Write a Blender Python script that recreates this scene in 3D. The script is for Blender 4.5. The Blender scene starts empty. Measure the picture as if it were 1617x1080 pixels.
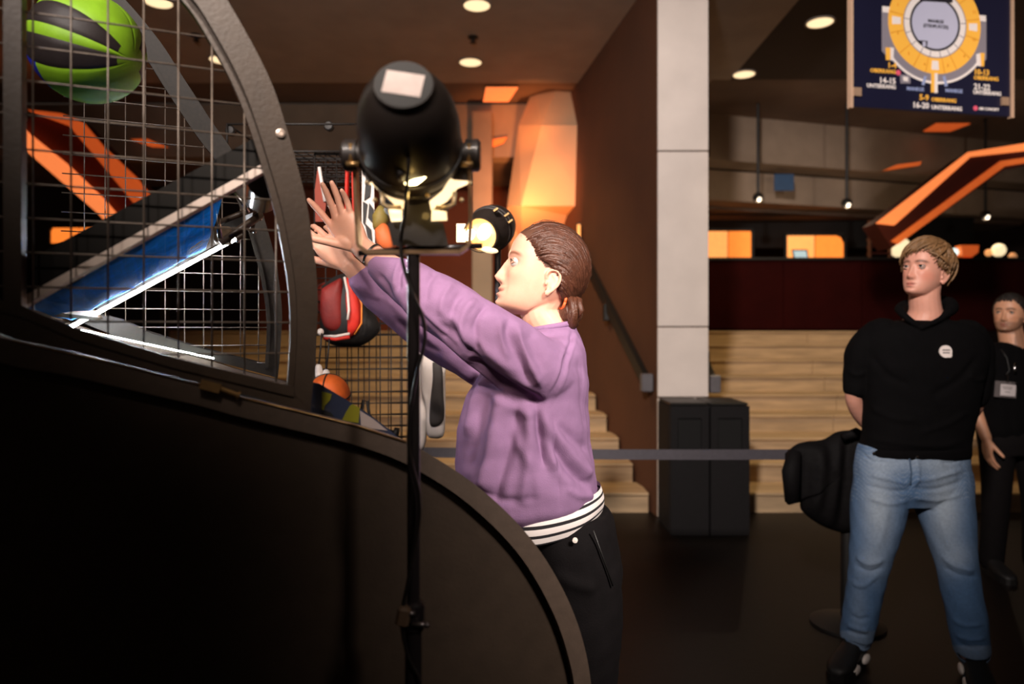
import bpy, bmesh, math, random
import numpy as np
from mathutils import Vector, Matrix

random.seed(7)
RNG = np.random.default_rng(7)
SC = bpy.context.scene
COL = SC.collection
PI = math.pi

# ------------------------------------------------------------------ camera
FPX, CX, HZ, EYE = 1120.0, 808.5, 528.0, 1.40      # focal length, centre column, horizon row (1617x1080 frame), eye height
cam_data = bpy.data.cameras.new('camera')
cam = bpy.data.objects.new('camera', cam_data)
COL.objects.link(cam)
cam.location = (0, 0, EYE)
cam.rotation_euler = (math.radians(90), 0, 0)
cam_data.sensor_width = 36.0
cam_data.lens = 36.0 * FPX / 1617.0
cam_data.shift_y = (HZ - 540.0) / 1617.0
cam_data.clip_start = 0.05
cam_data.dof.use_dof = True
cam_data.dof.focus_distance = 1.75
cam_data.dof.aperture_fstop = 2.2
SC.camera = cam

# ------------------------------------------------------------------ world, exposure
SC.view_settings.view_transform = 'Standard'
SC.view_settings.look = 'None'
SC.view_settings.gamma = 1.0
SC.view_settings.exposure = 0.0
SC.view_settings.use_curve_mapping = False
world = bpy.data.worlds.new('dim_hall_air')
SC.world = world
world.use_nodes = True
bg = world.node_tree.nodes['Background']
bg.inputs[0].default_value = (0.62, 0.44, 0.34, 1)
bg.inputs[1].default_value = 0.045

def srgb(r, g, b):
    f = lambda c: (c / 255 / 12.92) if c <= 10.3 else ((c / 255 + 0.055) / 1.055) ** 2.4
    return (f(r), f(g), f(b))

def spot(name, loc, target, energy, color, angle=60, blend=0.5, radius=0.08):
    d = bpy.data.lights.new(name, 'SPOT')
    d.energy = energy; d.color = color; d.spot_size = math.radians(angle); d.spot_blend = blend
    d.shadow_soft_size = radius
    o = bpy.data.objects.new(name, d); COL.objects.link(o)
    o.location = loc
    o.rotation_euler = (Vector(target) - Vector(loc)).to_track_quat('-Z', 'Y').to_euler()
    return o

def area(name, loc, target, energy, color, size, size_y=None):
    d = bpy.data.lights.new(name, 'AREA')
    d.energy = energy; d.color = color
    d.shape = 'RECTANGLE'; d.size = size; d.size_y = size_y or size
    o = bpy.data.objects.new(name, d); COL.objects.link(o)
    o.location = loc
    o.rotation_euler = (Vector(target) - Vector(loc)).to_track_quat('-Z', 'Y').to_euler()
    return o

WARM = (1.0, 0.80, 0.58); GOLD = (1.0, 0.72, 0.36); ORANGE = (1.0, 0.27, 0.05)
# unseen floods behind the photographer, the low one added as fill
spot('unseen_flood', (-1.3, -2.1, 4.0), (1.3, 5.0, 1.9), 2150, (1.0, 0.88, 0.81), 46, 0.8, 0.20)
spot('added_fill_low', (-0.12, -0.7, 3.3), (-0.36, 1.66, 1.56), 290, (1.0, 0.84, 0.72), 26, 1.0, 0.12)  # fill added to brighten the near hand
spot('unseen_flood_right', (1.35, -0.25, 2.7), (0.40, 1.75, 1.20), 660, (1.0, 0.88, 0.80), 38, 1.0, 0.30)
spot('added_wash', (-0.6, 0.3, 2.5), (-0.8, 6.0, 4.2), 230, (1.0, 0.93, 0.86), 60, 0.9, 0.15)  # unseen spot added to brighten the ceiling
spot('added_wash', (3.0, 0.3, 2.5), (4.2, 8.8, 3.75), 260, (1.0, 0.84, 0.72), 38, 0.9, 0.15)  # unseen spot added to brighten the right beams
spot('added_landing_fill', (-0.9, 8.95, 3.5), (-0.9, 10.8, 2.0), 60, (1.0, 0.55, 0.30), 120, 0.9, 0.10)  # spot added to brighten the landing wall
# golden floods over the two flights of steps
spot('stair_flood', (-0.9, 5.3, 4.1), (-0.6, 7.3, 0.8), 260, GOLD, 95, 0.8, 0.12)
spot('stair_flood', (2.5, 5.2, 4.1), (2.6, 7.3, 0.8), 230, GOLD, 95, 0.8, 0.12)
# ------------------------------------------------------------------ helpers
def P(px, py, D):
    """World point that lies D metres in front of the photographer, seen at pixel (px, py)."""
    return Vector(((px - CX) / FPX * D, D, EYE + (HZ - py) / FPX * D))

MATS = {}
def M(name, rgb, rough=0.6, metal=0.0, var=0.12, scale=12.0, bump=0.0, bscale=80.0, emit=None, strength=0.0,
      attr=None, sss=0.0, spec=0.5, coat=0.0, trans=0.0, alpha=1.0, aniso=None):
    if name in MATS: return MATS[name]
    m = bpy.data.materials.new(name); m.use_nodes = True
    nt = m.node_tree; b = nt.nodes['Principled BSDF']; N = nt.nodes.new; L = nt.links.new
    b.inputs['Roughness'].default_value = rough
    b.inputs['Metallic'].default_value = metal
    b.inputs['Specular IOR Level'].default_value = spec
    b.inputs['Coat Weight'].default_value = coat
    b.inputs['Transmission Weight'].default_value = trans
    b.inputs['Alpha'].default_value = alpha
    tc = N('ShaderNodeTexCoord')
    n1 = N('ShaderNodeTexNoise'); n1.inputs['Scale'].default_value = scale; n1.inputs['Detail'].default_value = 5
    src = tc.outputs['Object']
    if aniso:
        mp = N('ShaderNodeMapping'); mp.inputs['Scale'].default_value = aniso; L(src, mp.inputs[0]); src = mp.outputs[0]
    L(src, n1.inputs['Vector'])
    mr = N('ShaderNodeMapRange'); L(n1.outputs[0], mr.inputs[0])
    mr.inputs[1].default_value = 0.3; mr.inputs[2].default_value = 0.7
    mr.inputs[3].default_value = 1 - var; mr.inputs[4].default_value = 1 + var
    mix = N('ShaderNodeMix'); mix.data_type = 'RGBA'; mix.blend_type = 'MULTIPLY'; mix.inputs[0].default_value = 1.0
    if attr:
        a = N('ShaderNodeAttribute'); a.attribute_name = attr; L(a.outputs['Color'], mix.inputs[6])
    else:
        mix.inputs[6].default_value = (*rgb, 1)
    L(mr.outputs[0], mix.inputs[7]); L(mix.outputs[2], b.inputs['Base Color'])
    if bump > 0:
        n2 = N('ShaderNodeTexNoise'); n2.inputs['Scale'].default_value = bscale; n2.inputs['Detail'].default_value = 6
        L(src, n2.inputs['Vector'])
        bp = N('ShaderNodeBump'); bp.inputs['Strength'].default_value = bump; bp.inputs['Distance'].default_value = 0.01
        L(n2.outputs[0], bp.inputs['Height']); L(bp.outputs[0], b.inputs['Normal'])
    if emit:
        b.inputs['Emission Color'].default_value = (*emit, 1); b.inputs['Emission Strength'].default_value = strength
    if sss > 0:
        b.inputs['Subsurface Weight'].default_value = sss
        b.inputs['Subsurface Radius'].default_value = (0.012, 0.005, 0.003)
    MATS[name] = m
    return m

class MB:
    """Collects shapes and links them as ONE mesh object."""
    def __init__(s): s.v = []; s.f = []; s.mi = []; s.cur = 0
    def add(s, vs, fs):
        k = len(s.v); s.v += [tuple(v) for v in vs]; s.f += [tuple(i + k for i in f) for f in fs]; s.mi += [s.cur] * len(fs); return s
    def box(s, c, size, rot=None, bevel=0):
        hx, hy, hz = size[0] / 2, size[1] / 2, size[2] / 2
        c = Vector(c)
        R = rot if rot is not None else Matrix.Identity(3)
        b = min(bevel, hx * .9, hy * .9, hz * .9)
        if b <= 0:
            vs = [c + R @ Vector((x * hx, y * hy, z * hz)) for z in (-1, 1) for y in (-1, 1) for x in (-1, 1)]
            return s.add(vs, [(0, 2, 3, 1), (4, 5, 7, 6), (0, 1, 5, 4), (2, 6, 7, 3), (0, 4, 6, 2), (1, 3, 7, 5)])
        rings = []
        def ring(ix, iy, z):
            bb = b
            return [c + R @ Vector(p) for p in ((-ix + bb, -iy, z), (ix - bb, -iy, z), (ix, -iy + bb, z), (ix, iy - bb, z),
                                                (ix - bb, iy, z), (-ix + bb, iy, z), (-ix, iy - bb, z), (-ix, -iy + bb, z))]
        for (ix, iy, z) in ((hx - b, hy - b, -hz), (hx, hy, -hz + b), (hx, hy, hz - b), (hx - b, hy - b, hz)):
            rings.append(ring(ix, iy, z))
        return s.rings(rings)
    def rings(s, rings, cap=True, closed=True):
        n = len(rings[0]); vs = [p for r in rings for p in r]; fs = []
        for i in range(len(rings) - 1):
            for j in range(n if closed else n - 1):
                k = (j + 1) % n
                fs.append((i * n + j, i * n + k, (i + 1) * n + k, (i + 1) * n + j))
        if cap and closed:
            fs.append(tuple(range(n - 1, -1, -1))); fs.append(tuple((len(rings) - 1) * n + j for j in range(n)))
        return s.add(vs, fs)
    def bar(s, a, b, w, h=None, up=(0, 0, 1)):
        """square-section bar from a to b"""
        a, b = Vector(a), Vector(b); h = h or w
        t = (b - a).normalized(); u = Vector(up)
        if abs(t.dot(u)) > .98: u = Vector((1, 0, 0))
        x = t.cross(u).normalized(); y = x.cross(t)
        rs = [[q + x * (sx * w / 2) + y * (sy * h / 2) for sx, sy in ((-1, -1), (1, -1), (1, 1), (-1, 1))] for q in (a, b)]
        return s.rings(rs)
    def tube(s, pts, r, seg=10, cap=True):
        pts = [Vector(p) for p in pts]; n = len(pts)
        rr = r if isinstance(r, (list, tuple)) else [r] * n
        ref = None; rings = []
        for i, p in enumerate(pts):
            t = (pts[min(i + 1, n - 1)] - pts[max(i - 1, 0)]).normalized()
            if ref is None:
                ref = Vector((0, 0, 1)) if abs(t.z) < .9 else Vector((1, 0, 0))
            ref = (ref - t * ref.dot(t)).normalized(); b = t.cross(ref)
            rings.append([p + (ref * math.cos(a) + b * math.sin(a)) * rr[i] for a in [2 * PI * k / seg for k in range(seg)]])
        return s.rings(rings, cap)
    def lathe(s, prof, origin, axis, seg=32, cap=True):
        """prof: list of (distance along axis, radius)"""
        o = Vector(origin); t = Vector(axis).normalized()
        u = Vector((0, 0, 1)) if abs(t.z) < .9 else Vector((1, 0, 0))
        x = t.cross(u).normalized(); y = t.cross(x)
        rings = [[o + t * d + (x * math.cos(a) + y * math.sin(a)) * max(r, 1e-5) for a in [2 * PI * k / seg for k in range(seg)]] for d, r in prof]
        return s.rings(rings, cap)
    def prism(s, poly, f0, f1):
        """poly: 2-D outline; f0 / f1 map a 2-D point to the two faces"""
        n = len(poly)
        vs = [f0(p) for p in poly] + [f1(p) for p in poly]
        fs = [tuple(range(n)), tuple(range(2 * n - 1, n - 1, -1))] + [(i, i + n, (i + 1) % n + n, (i + 1) % n) for i in range(n)]
        return s.add(vs, fs)
    def band(s, A, B, f0, f1):
        """strip between two outlines A and B of equal length, thick from f0 to f1"""
        n = len(A)
        rings = [[f0(A[i]), f0(B[i]), f1(B[i]), f1(A[i])] for i in range(n)]
        return s.rings(rings)
    def sphere(s, c, r, seg=20, rows=12, R=None):
        c = Vector(c); r = r if isinstance(r, (tuple, list)) else (r, r, r); R = R or Matrix.Identity(3)
        vs = []; fs = []
        for i in range(rows + 1):
            th = PI * i / rows
            for j in range(seg):
                ph = 2 * PI * j / seg
                vs.append(c + R @ Vector((r[0] * math.sin(th) * math.cos(ph), r[1] * math.sin(th) * math.sin(ph), r[2] * math.cos(th))))
        for i in range(rows):
            for j in range(seg):
                k = (j + 1) % seg
                fs.append((i * seg + j, (i + 1) * seg + j, (i + 1) * seg + k, i * seg + k))
        return s.add(vs, fs)
    def build(s, name, mat, parent=None, smooth=False, recalc=True):
        me = bpy.data.meshes.new(name)
        me.from_pydata(s.v, [], s.f)
        if recalc:
            bm = bmesh.new(); bm.from_mesh(me)
            bmesh.ops.remove_doubles(bm, verts=bm.verts, dist=1e-6)
            bmesh.ops.recalc_face_normals(bm, faces=bm.faces)
            bm.to_mesh(me); bm.free()
        return link(name, me, mat, parent, smooth)

def link(name, me, mat, parent=None, smooth=False):
    for m in (mat if isinstance(mat, (list, tuple)) else [mat]): me.materials.append(m)
    if smooth == 'auto':
        me.polygons.foreach_set('use_smooth', [True] * len(me.polygons))
        try: me.set_sharp_from_angle(angle=math.radians(35))
        except Exception: pass
    elif smooth:
        me.polygons.foreach_set('use_smooth', [True] * len(me.polygons))
    me.update()
    o = bpy.data.objects.new(name, me); COL.objects.link(o)
    if parent is not None:
        o.parent = parent
        o.matrix_parent_inverse = pinv(parent)
    return o

def wmat(o):
    m = Matrix.LocRotScale(o.location, o.rotation_euler, None)
    return wmat(o.parent) @ o.matrix_parent_inverse @ m if o.parent else m
def pinv(o): return wmat(o).inverted()

def thing(name, label, cat, loc=(0, 0, 0), group=None, kind=None):
    o = bpy.data.objects.new(name, None); COL.objects.link(o)
    o.location = loc; o.empty_display_size = 0.1
    return tag(o, label, cat, group, kind)
def tag(o, label, cat, group=None, kind=None):
    if label: o['label'] = label
    if cat: o['category'] = cat
    if group: o['group'] = group
    if kind: o['kind'] = kind
    return o
def structure(o, label=None):
    o['kind'] = 'structure'
    if label: o['label'] = label
    return o
def copy_tree(o, parent=None, delta=None):
    c = o.copy(); COL.objects.link(c)
    if parent is not None: c.parent = parent
    elif delta is not None: c.location = o.location + Vector(delta)
    for ch in list(o.children): copy_tree(ch, c)
    return c

def spline(pts, n):
    """Catmull-Rom through pts (any dimension), n samples per span"""
    p = [np.array(q, float) for q in pts]
    p = [2 * p[0] - p[1]] + p + [2 * p[-1] - p[-2]]
    out = []
    for i in range(1, len(p) - 2):
        for k in range(n):
            t = k / n
            out.append(0.5 * ((2 * p[i]) + (-p[i - 1] + p[i + 1]) * t + (2 * p[i - 1] - 5 * p[i] + 4 * p[i + 1] - p[i + 2]) * t * t
                              + (-p[i - 1] + 3 * p[i] - 3 * p[i + 1] + p[i + 2]) * t ** 3))
    out.append(p[-2]); return out

def text_mesh(s, size, align='CENTER', depth=0.001):
    cu = bpy.data.curves.new('lettering', 'FONT'); cu.body = s; cu.size = size; cu.align_x = align; cu.extrude = depth; cu.offset = size * .022; cu.resolution_u = 2
    o = bpy.data.objects.new('lettering', cu); COL.objects.link(o)
    bpy.context.view_layer.update()
    me = bpy.data.meshes.new_from_object(o.evaluated_get(bpy.context.evaluated_depsgraph_get()))
    bpy.data.objects.remove(o); bpy.data.curves.remove(cu)
    return me
# ------------------------------------------------------------------ figures: closed shapes grown together into one surface
def A3(v): return np.array(v, float)
class Blob:
    """collects closed shapes; grow() fuses them into one continuous skin"""
    def __init__(s): s.v = []; s.f = []; s.n = 0
    def add(s, vs, fs):
        vs = np.asarray(vs, float); s.v.append(vs); s.f += [tuple(i + s.n for i in f) for f in fs]; s.n += len(vs); return s
    def rings(s, rings):
        n = len(rings[0]); vs = np.concatenate(rings); fs = []
        m = len(rings)
        for i in range(m - 1):
            for j in range(n):
                k = (j + 1) % n
                fs.append((i * n + j, i * n + k, (i + 1) * n + k, (i + 1) * n + j))
        fs.append(tuple(range(n - 1, -1, -1))); fs.append(tuple((m - 1) * n + j for j in range(n)))
        return s.add(vs, fs)
    def limb(s, pts, radii, ref=(0, 0, 1), seg=20, per=5, caps=True):
        """smooth tapered tube; a radius may be (ra, rb): ra along ref, rb across"""
        pts = [A3(p) for p in pts]
        rr = [A3(r if isinstance(r, (tuple, list)) else (r, r)) for r in radii]
        if len(pts) > 2: c = spline(pts, per); R = spline(rr, per)
        else:
            c = [pts[0] + (pts[1] - pts[0]) * k / per for k in range(per + 1)]; R = [rr[0] + (rr[1] - rr[0]) * k / per for k in range(per + 1)]
        ref = A3(ref); rings = []; n = len(c)
        ang = np.linspace(0, 2 * PI, seg, endpoint=False)
        fr = []
        for i in range(n):
            t = c[min(i + 1, n - 1)] - c[max(i - 1, 0)]; t /= np.linalg.norm(t) + 1e-12
            a = ref - t * ref.dot(t)
            if np.linalg.norm(a) < .05: a = np.cross(t, A3((.3, 1, .2)))
            a /= np.linalg.norm(a); b = np.cross(t, a); fr.append((t, a, b))
        def ring(p, a, b, ra, rb): return p + np.outer(np.cos(ang), a) * ra + np.outer(np.sin(ang), b) * rb
        if caps:
            t, a, b = fr[0]; r = min(R[0])
            for h in (85, 60, 30): q = math.radians(h); rings.append(ring(c[0] - t * r * math.sin(q), a, b, R[0][0] * math.cos(q), R[0][1] * math.cos(q)))
        for i in range(n): rings.append(ring(c[i], fr[i][1], fr[i][2], R[i][0], R[i][1]))
        if caps:
            t, a, b = fr[-1]; r = min(R[-1])
            for h in (30, 60, 85): q = math.radians(h); rings.append(ring(c[-1] + t * r * math.sin(q), a, b, R[-1][0] * math.cos(q), R[-1][1] * math.cos(q)))
        return s.rings(rings)
    def stack(s, secs, seg=40, per=4, expo=2.3):
        """body sections: (centre, half-width vector, half-depth vector)"""
        C = spline([A3(q[0]) for q in secs], per); U = spline([A3(q[1]) for q in secs], per); W = spline([A3(q[2]) for q in secs], per)
        ang = np.linspace(0, 2 * PI, seg, endpoint=False); e = 2 / expo
        ca = np.sign(np.cos(ang)) * np.abs(np.cos(ang)) ** e; sa = np.sign(np.sin(ang)) * np.abs(np.sin(ang)) ** e
        return s.rings([C[i] + np.outer(ca, U[i]) + np.outer(sa, W[i]) for i in range(len(C))])
    def ball(s, c, r, R=None, seg=20, rows=12):
        c = A3(c); r = A3(r if isinstance(r, (tuple, list)) else (r, r, r)); R = np.eye(3) if R is None else np.asarray(R, float)
        vs = []; 
        for i in range(rows + 1):
            th = PI * (i + .02 * (i == 0) - .02 * (i == rows)) / rows
            for j in range(seg):
                ph = 2 * PI * j / seg; vs.append((math.sin(th) * math.cos(ph), math.sin(th) * math.sin(ph), math.cos(th)))
        vs = np.array(vs) * r; vs = vs @ R.T + c
        return s.rings([vs[i * seg:(i + 1) * seg] for i in range(rows + 1)])
    def grow(s, voxel, smooth=3, factor=0.5):
        me = bpy.data.meshes.new('shape'); me.from_pydata(np.concatenate(s.v).tolist(), [], s.f)
        bm = bmesh.new(); bm.from_mesh(me); bmesh.ops.recalc_face_normals(bm, faces=bm.faces); bm.to_mesh(me); bm.free()
        o = bpy.data.objects.new('shape', me); COL.objects.link(o)
        m = o.modifiers.new('r', 'REMESH'); m.mode = 'VOXEL'; m.voxel_size = voxel; m.use_smooth_shade = True
        if smooth:
            q = o.modifiers.new('s', 'SMOOTH'); q.iterations = smooth; q.factor = factor
        bpy.context.view_layer.update()
        dg = bpy.context.evaluated_depsgraph_get()
        out = bpy.data.meshes.new_from_object(o.evaluated_get(dg))
        bpy.data.objects.remove(o); bpy.data.meshes.remove(me)
        return out
def getv(me):
    a = np.empty(len(me.vertices) * 3); me.vertices.foreach_get('co', a); return a.reshape(-1, 3)
def setv(me, v): me.vertices.foreach_set('co', np.asarray(v, float).ravel()); me.update()
def getn(me):
    a = np.empty(len(me.vertices) * 3); me.vertices.foreach_get('normal', a); return a.reshape(-1, 3)
def setcol(me, c, name='tint'):
    at = me.color_attributes.new(name, 'FLOAT_COLOR', 'POINT')
    c4 = np.concatenate([c, np.ones((len(c), 1))], 1); at.data.foreach_set('color', c4.astype(np.float32).ravel())
def keep(me, mask):
    """drop the vertices where mask is False"""
    bm = bmesh.new(); bm.from_mesh(me); bm.verts.ensure_lookup_table()
    bmesh.ops.delete(bm, geom=[v for v in bm.verts if not mask[v.index]], context='VERTS'); bm.to_mesh(me); bm.free(); return me

def folds(me, lines, noise=0.0, nscale=14.0, seed=0):
    """cloth folds: each line (points, width, height); height < 0 makes a valley"""
    v = getv(me); n = getn(me); d = np.zeros(len(v))
    for pts, w, h in lines:
        p = np.array([A3(q) for q in spline([tuple(q) for q in pts], 8)]) if len(pts) > 2 else np.array([A3(q) for q in pts])
        best = np.full(len(v), 1e9); par = np.zeros(len(v)); m = len(p) - 1
        for i in range(m):
            a, b = p[i], p[i + 1]; ab = b - a
            t = np.clip(((v - a) @ ab) / (ab @ ab + 1e-12), 0, 1); q = v - a - t[:, None] * ab
            dist = np.sqrt((q ** 2).sum(1)); u = dist < best
            best[u] = dist[u]; par[u] = (i + t[u]) / m
        tap = np.clip(np.sin(np.clip(par, 0, 1) * PI) * 1.6, 0, 1)
        d += h * np.exp(-(best / w) ** 2) * tap
    if noise:
        rg = np.random.default_rng(seed)
        for k in range(7):
            kv = rg.normal(size=3) * nscale * (1 + .35 * k); d += noise / (1 + .5 * k) * np.sin(v @ kv + rg.random() * 6)
    setv(me, v + n * d[:, None]); return me

def folds_px(me, lines, face=-.15):
    """folds drawn on the side of the cloth that looks toward the stage lamp: (points, width, height) measured on the elevation"""
    v = getv(me); n = getn(me); d = np.zeros(len(v))
    px = CX + v[:, 0] / v[:, 1] * FPX; py = HZ - (v[:, 2] - EYE) / v[:, 1] * FPX
    q = np.stack([px, py], 1); m_ = np.clip((-n[:, 1] + face) / .3, 0, 1)
    for pts, w, h in lines:
        p = np.array([A3(r) for r in spline([tuple(r) for r in pts], 8)]) if len(pts) > 2 else np.array([A3(r) for r in pts])
        best = np.full(len(v), 1e9); par = np.zeros(len(v)); m = len(p) - 1
        for i in range(m):
            a, b = p[i], p[i + 1]; ab = b - a
            t = np.clip(((q - a) @ ab) / (ab @ ab + 1e-12), 0, 1); e = q - a - t[:, None] * ab
            dist = np.sqrt((e ** 2).sum(1)); u = dist < best
            best[u] = dist[u]; par[u] = (i + t[u]) / m
        d += h * np.exp(-(best / w) ** 2) * np.clip(np.sin(np.clip(par, 0, 1) * PI) * 1.8 + .12, 0, 1) * m_
    setv(me, v + n * d[:, None]); return me

def frame(fwd, up):
    """columns: forward, left, up"""
    f = A3(fwd); f /= np.linalg.norm(f); u = A3(up); u = u - f * f.dot(u); u /= np.linalg.norm(u); l = np.cross(u, f)
    return np.stack([f, l, u], 1)
def rot(axis, a):
    return np.array(Matrix.Rotation(a, 3, Vector(axis)))

# ---- heads ----
HEAD_ROWS = [(.138, .004, -.028, .010), (.1345, .034, -.056, .030), (.123, .062, -.080, .052), (.103, .080, -.094, .066), (.078, .0885, -.101, .0735), (.052, .0905, -.103, .0760),
             (.030, .0890, -.101, .0752), (.010, .0865, -.096, .0735), (-.010, .0855, -.086, .0705), (-.030, .0855, -.070, .0665), (-.050, .0865, -.045, .0600), (-.066, .0865, -.018, .0525), (-.080, .0830, .010, .0420), (-.089, .0720, .030, .0260), (-.0915, .058, .044, .010)]
def head_shape(blob, o, R, s=1.0, smile=0.0, wide=1.0, nose=1.0, jaw=1.0, brow=1.0, lid=(.0078, -.0066)):
    o = A3(o)
    rows = np.array(HEAD_ROWS)[::-1]
    U = np.concatenate([np.linspace(rows[0, 0], rows[-1, 0], 110)])
    ff = np.interp(U, rows[:, 0], rows[:, 1]); fb = np.interp(U, rows[:, 0], rows[:, 2]); w = np.interp(U, rows[:, 0], rows[:, 3]) * wide
    for a in (ff, fb, w):   # soften the row interpolation
        for _ in range(6): a[1:-1] = .25 * a[:-2] + .5 * a[1:-1] + .25 * a[2:]
    w = np.where(U < -.03, w * (1 + (jaw - 1) * np.clip((-.03 - U) / .05, 0, 1)), w)
    seg = 150; ang = np.linspace(0, 2 * PI, seg, endpoint=False); ca, sa = np.cos(ang), np.sin(ang)
    rings = []
    def g(x, x0, sg): return np.exp(-((x - x0) / sg) ** 2)
    for i, u in enumerate(U):
        mid = (ff[i] + fb[i]) / 2 * .35
        F = np.where(ca > 0, mid + (ff[i] - mid) * np.abs(ca) ** .86, mid - (mid - fb[i]) * np.abs(ca) ** .95)
        L = w[i] * np.sign(sa) * np.abs(sa) ** .96
        front = np.clip(ca, 0, 1) ** .7
        d = np.zeros(seg)
        al = np.abs(L)
        d += -.0115 * g(al, .031, .0155) * g(u, .0235, .0115)                # eye sockets
        d += .0035 * brow * g(al, .026, .020) * g(u, .043, .0075)                   # brow ridge
        d += -.003 * g(L, 0, .012) * g(u, .032, .010)
        prof = np.interp(u, [-.040, -.031, -.026, -.018, -.006, .010, .026, .040], [0, .0065, .017, .0245, .0195, .0125, .0060, .0]) * nose   # nose
        wid = np.interp(u, [-.035, -.018, .0, .03], [.0105, .0108, .0082, .0075])
        d += prof * g(L, 0, wid) ** 1.2
        d += .0085 * g(al, .0125, .0058) * g(u, -.0215, .0075)                # nostril wings
        d += -.0045 * g(al, .007, .0038) * g(u, -.0305, .003)                 # nostrils
        lw = .0175 + .006 * smile
        mu = -.0500 + smile * .006 * (al / .024) ** 2                          # mouth line curves up in a smile
        env = np.exp(-(al / lw) ** 4)
        d += .0064 * env * g(u, mu + .0062, .0044) * (1 - .25 * g(L, 0, .003))
        d += .0066 * np.exp(-(al / (lw * .85)) ** 4) * g(u, mu - .0072, .0052)
        d += -.0052 * np.exp(-(al / (lw * 1.12)) ** 4) * g(u, mu, .0021 + .0016 * smile)
        d += -.002 * g(L, 0, .004) * g(u, -.038, .005)
        d += -.0035 * g(L, 0, .018) * g(u, -.0665, .005)
        d += .0062 * g(L, 0, .0155) * g(u, -.0795, .0105)                     # chin
        d += (.0030 + .0045 * smile) * g(al, .041, .017) * g(u, -.006 + .004 * smile, .0155)   # cheeks
        d += -.0025 * smile * g(al, .031, .0045) * g(u, -.040, .014)
        F = F + d * front
        q = np.stack([F, L, np.full(seg, u)], 1) * s
        rings.append(q @ R.T + o)
    blob.rings(rings)
    for sd in (-1, 1):      # ears
        E = lambda f, u, out: (np.array([f - .014, sd * (.0700 * wide + out), u - .002]) * s) @ R.T + o
        hel = [(.010, .004, .004), (.014, .016, .007), (.009, .027, .009), (-.003, .0305, .012), (-.014, .025, .0145), (-.019, .012, .015), (-.017, -.002, .0135), (-.011, -.014, .011), (-.003, -.023, .0085)]
        blob.limb([E(*p) for p in hel], [.0026 * s] + [.0034 * s] * 7 + [.004 * s], ref=R[:, 1], seg=10, per=3)
        ant = [(-.001, .018, .008), (-.009, .012, .010), (-.010, .0, .0095), (-.005, -.011, .009)]
        blob.limb([E(*p) for p in ant], [.0024 * s] * 4, ref=R[:, 1], seg=8, per=3)
        blob.ball(E(-.003, .004, .0045), (.0155 * s, .0042 * s, .024 * s), R @ rot((0, 0, 1), sd * -.30))
        blob.ball(E(.000, -.0245, .006), (.0078 * s, .0042 * s, .0085 * s), R)
        blob.ball(E(.0095, -.004, .006), (.0035 * s, .004 * s, .006 * s), R)
        e = np.array([.0715, sd * .0315 * wide, .0245])   # eyelids
        for up, rad, sh in ((1, .0030, lid[0]), (-1, .0024, lid[1])):
            pts = []
            for k in range(9):
                a = -1 + 2 * k / 8
                lat = a * .0150; uu = sh * (1 - a * a) - .0008 + sd * a * 0.0; depth = .0120 - .0062 * a * a
                pts.append((np.array([e[0] + depth, e[1] + lat, e[2] + uu]) * s) @ R.T + o)
            blob.limb(pts, [.0016 * s] + [rad * s] * 7 + [.0016 * s], ref=R[:, 2], seg=8, per=2)

def head_tint(v, o, R, base, lips, brows=None, smile=0.0, stubble=None, wide=1.0, blush=0.25, s=1.0, blen=.021, scalp=None):
    """skin colour by place: lips, brows, cheeks, beard shadow, and painted shade in nostrils and lip line"""
    q = ((v - A3(o)) @ R) / s; F, L, U = q[:, 0], q[:, 1], q[:, 2]; al = np.abs(L)
    c = np.tile(A3(base), (len(v), 1))
    def mixin(w, col): 
        nonlocal c
        w = np.clip(w, 0, 1)[:, None]; c = c * (1 - w) + A3(col) * w
    hd = (F > .03) & (U > -.10) & (U < .15) & (al < .09)
    front = np.where(hd, 1.0, 0.0)
    mixin(blush * front * np.exp(-((al - .045) / .022) ** 2 - ((U + .012) / .022) ** 2), A3(base) * A3((1.02, .68, .62)))
    mixin(blush * .8 * front * np.exp(-(L / .014) ** 2 - ((U + .018) / .010) ** 2), A3(base) * A3((1.0, .72, .66)))
    if stubble is not None:
        w = front * np.clip((-.026 - U) / .012, 0, 1) * np.clip((.075 - al) / .02, 0, 1) + front * np.exp(-(L / .024) ** 2 - ((U + .037) / .006) ** 2)
        side = ((F > -.005) & (F < .05) & (U < .0) & (al > .045) & (al < .09)) * np.clip(-U / .01, 0, 1)
        mixin(.55 * np.clip(w + side, 0, 1), stubble)
    lw = .0175 + .006 * smile; mu = -.0500 + smile * .006 * (al / .024) ** 2
    mixin(.62 * front * np.exp(-(al / (lw * 1.0)) ** 4) * np.exp(-((U - mu + .0005) / (.0098 - .004 * (al / lw) ** 2)) ** 4), lips)
    mixin(.9 * front * np.exp(-(al / lw) ** 6) * np.exp(-((U - mu) / .0016) ** 2), A3(lips) * .25)  # shade between the lips put in the colour
    mixin(.7 * front * np.exp(-((al - .0068) / .0034) ** 2 - ((U + .0312) / .0026) ** 2), A3(base) * .25)  # shade inside the nostrils put in the colour
    if brows is not None:
        arch = .0455 + .0045 * np.cos((al - .030) / .020 * 1.4) - .004
        mixin(.95 * front * np.exp(-((al - .031) / blen) ** 6) * np.exp(-((U - arch) / .0046) ** 2), brows)
    mixin(.55 * front * np.exp(-((al - .0315 * wide) / .0155) ** 4) * np.exp(-((U - .0300 + .0 ) / .0022) ** 2), A3(base) * .35)
    if scalp is not None:
        e = q - A3((-.006, 0, .043)); e /= np.linalg.norm(e, axis=1)[:, None] + 1e-9
        mixin(((e @ A3(scalp[1]) > scalp[2]) & (U > scalp[3]) & (al < .085) & (np.abs(F) < .12) & (U < .16)) * .95, scalp[0])
    return c

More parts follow.
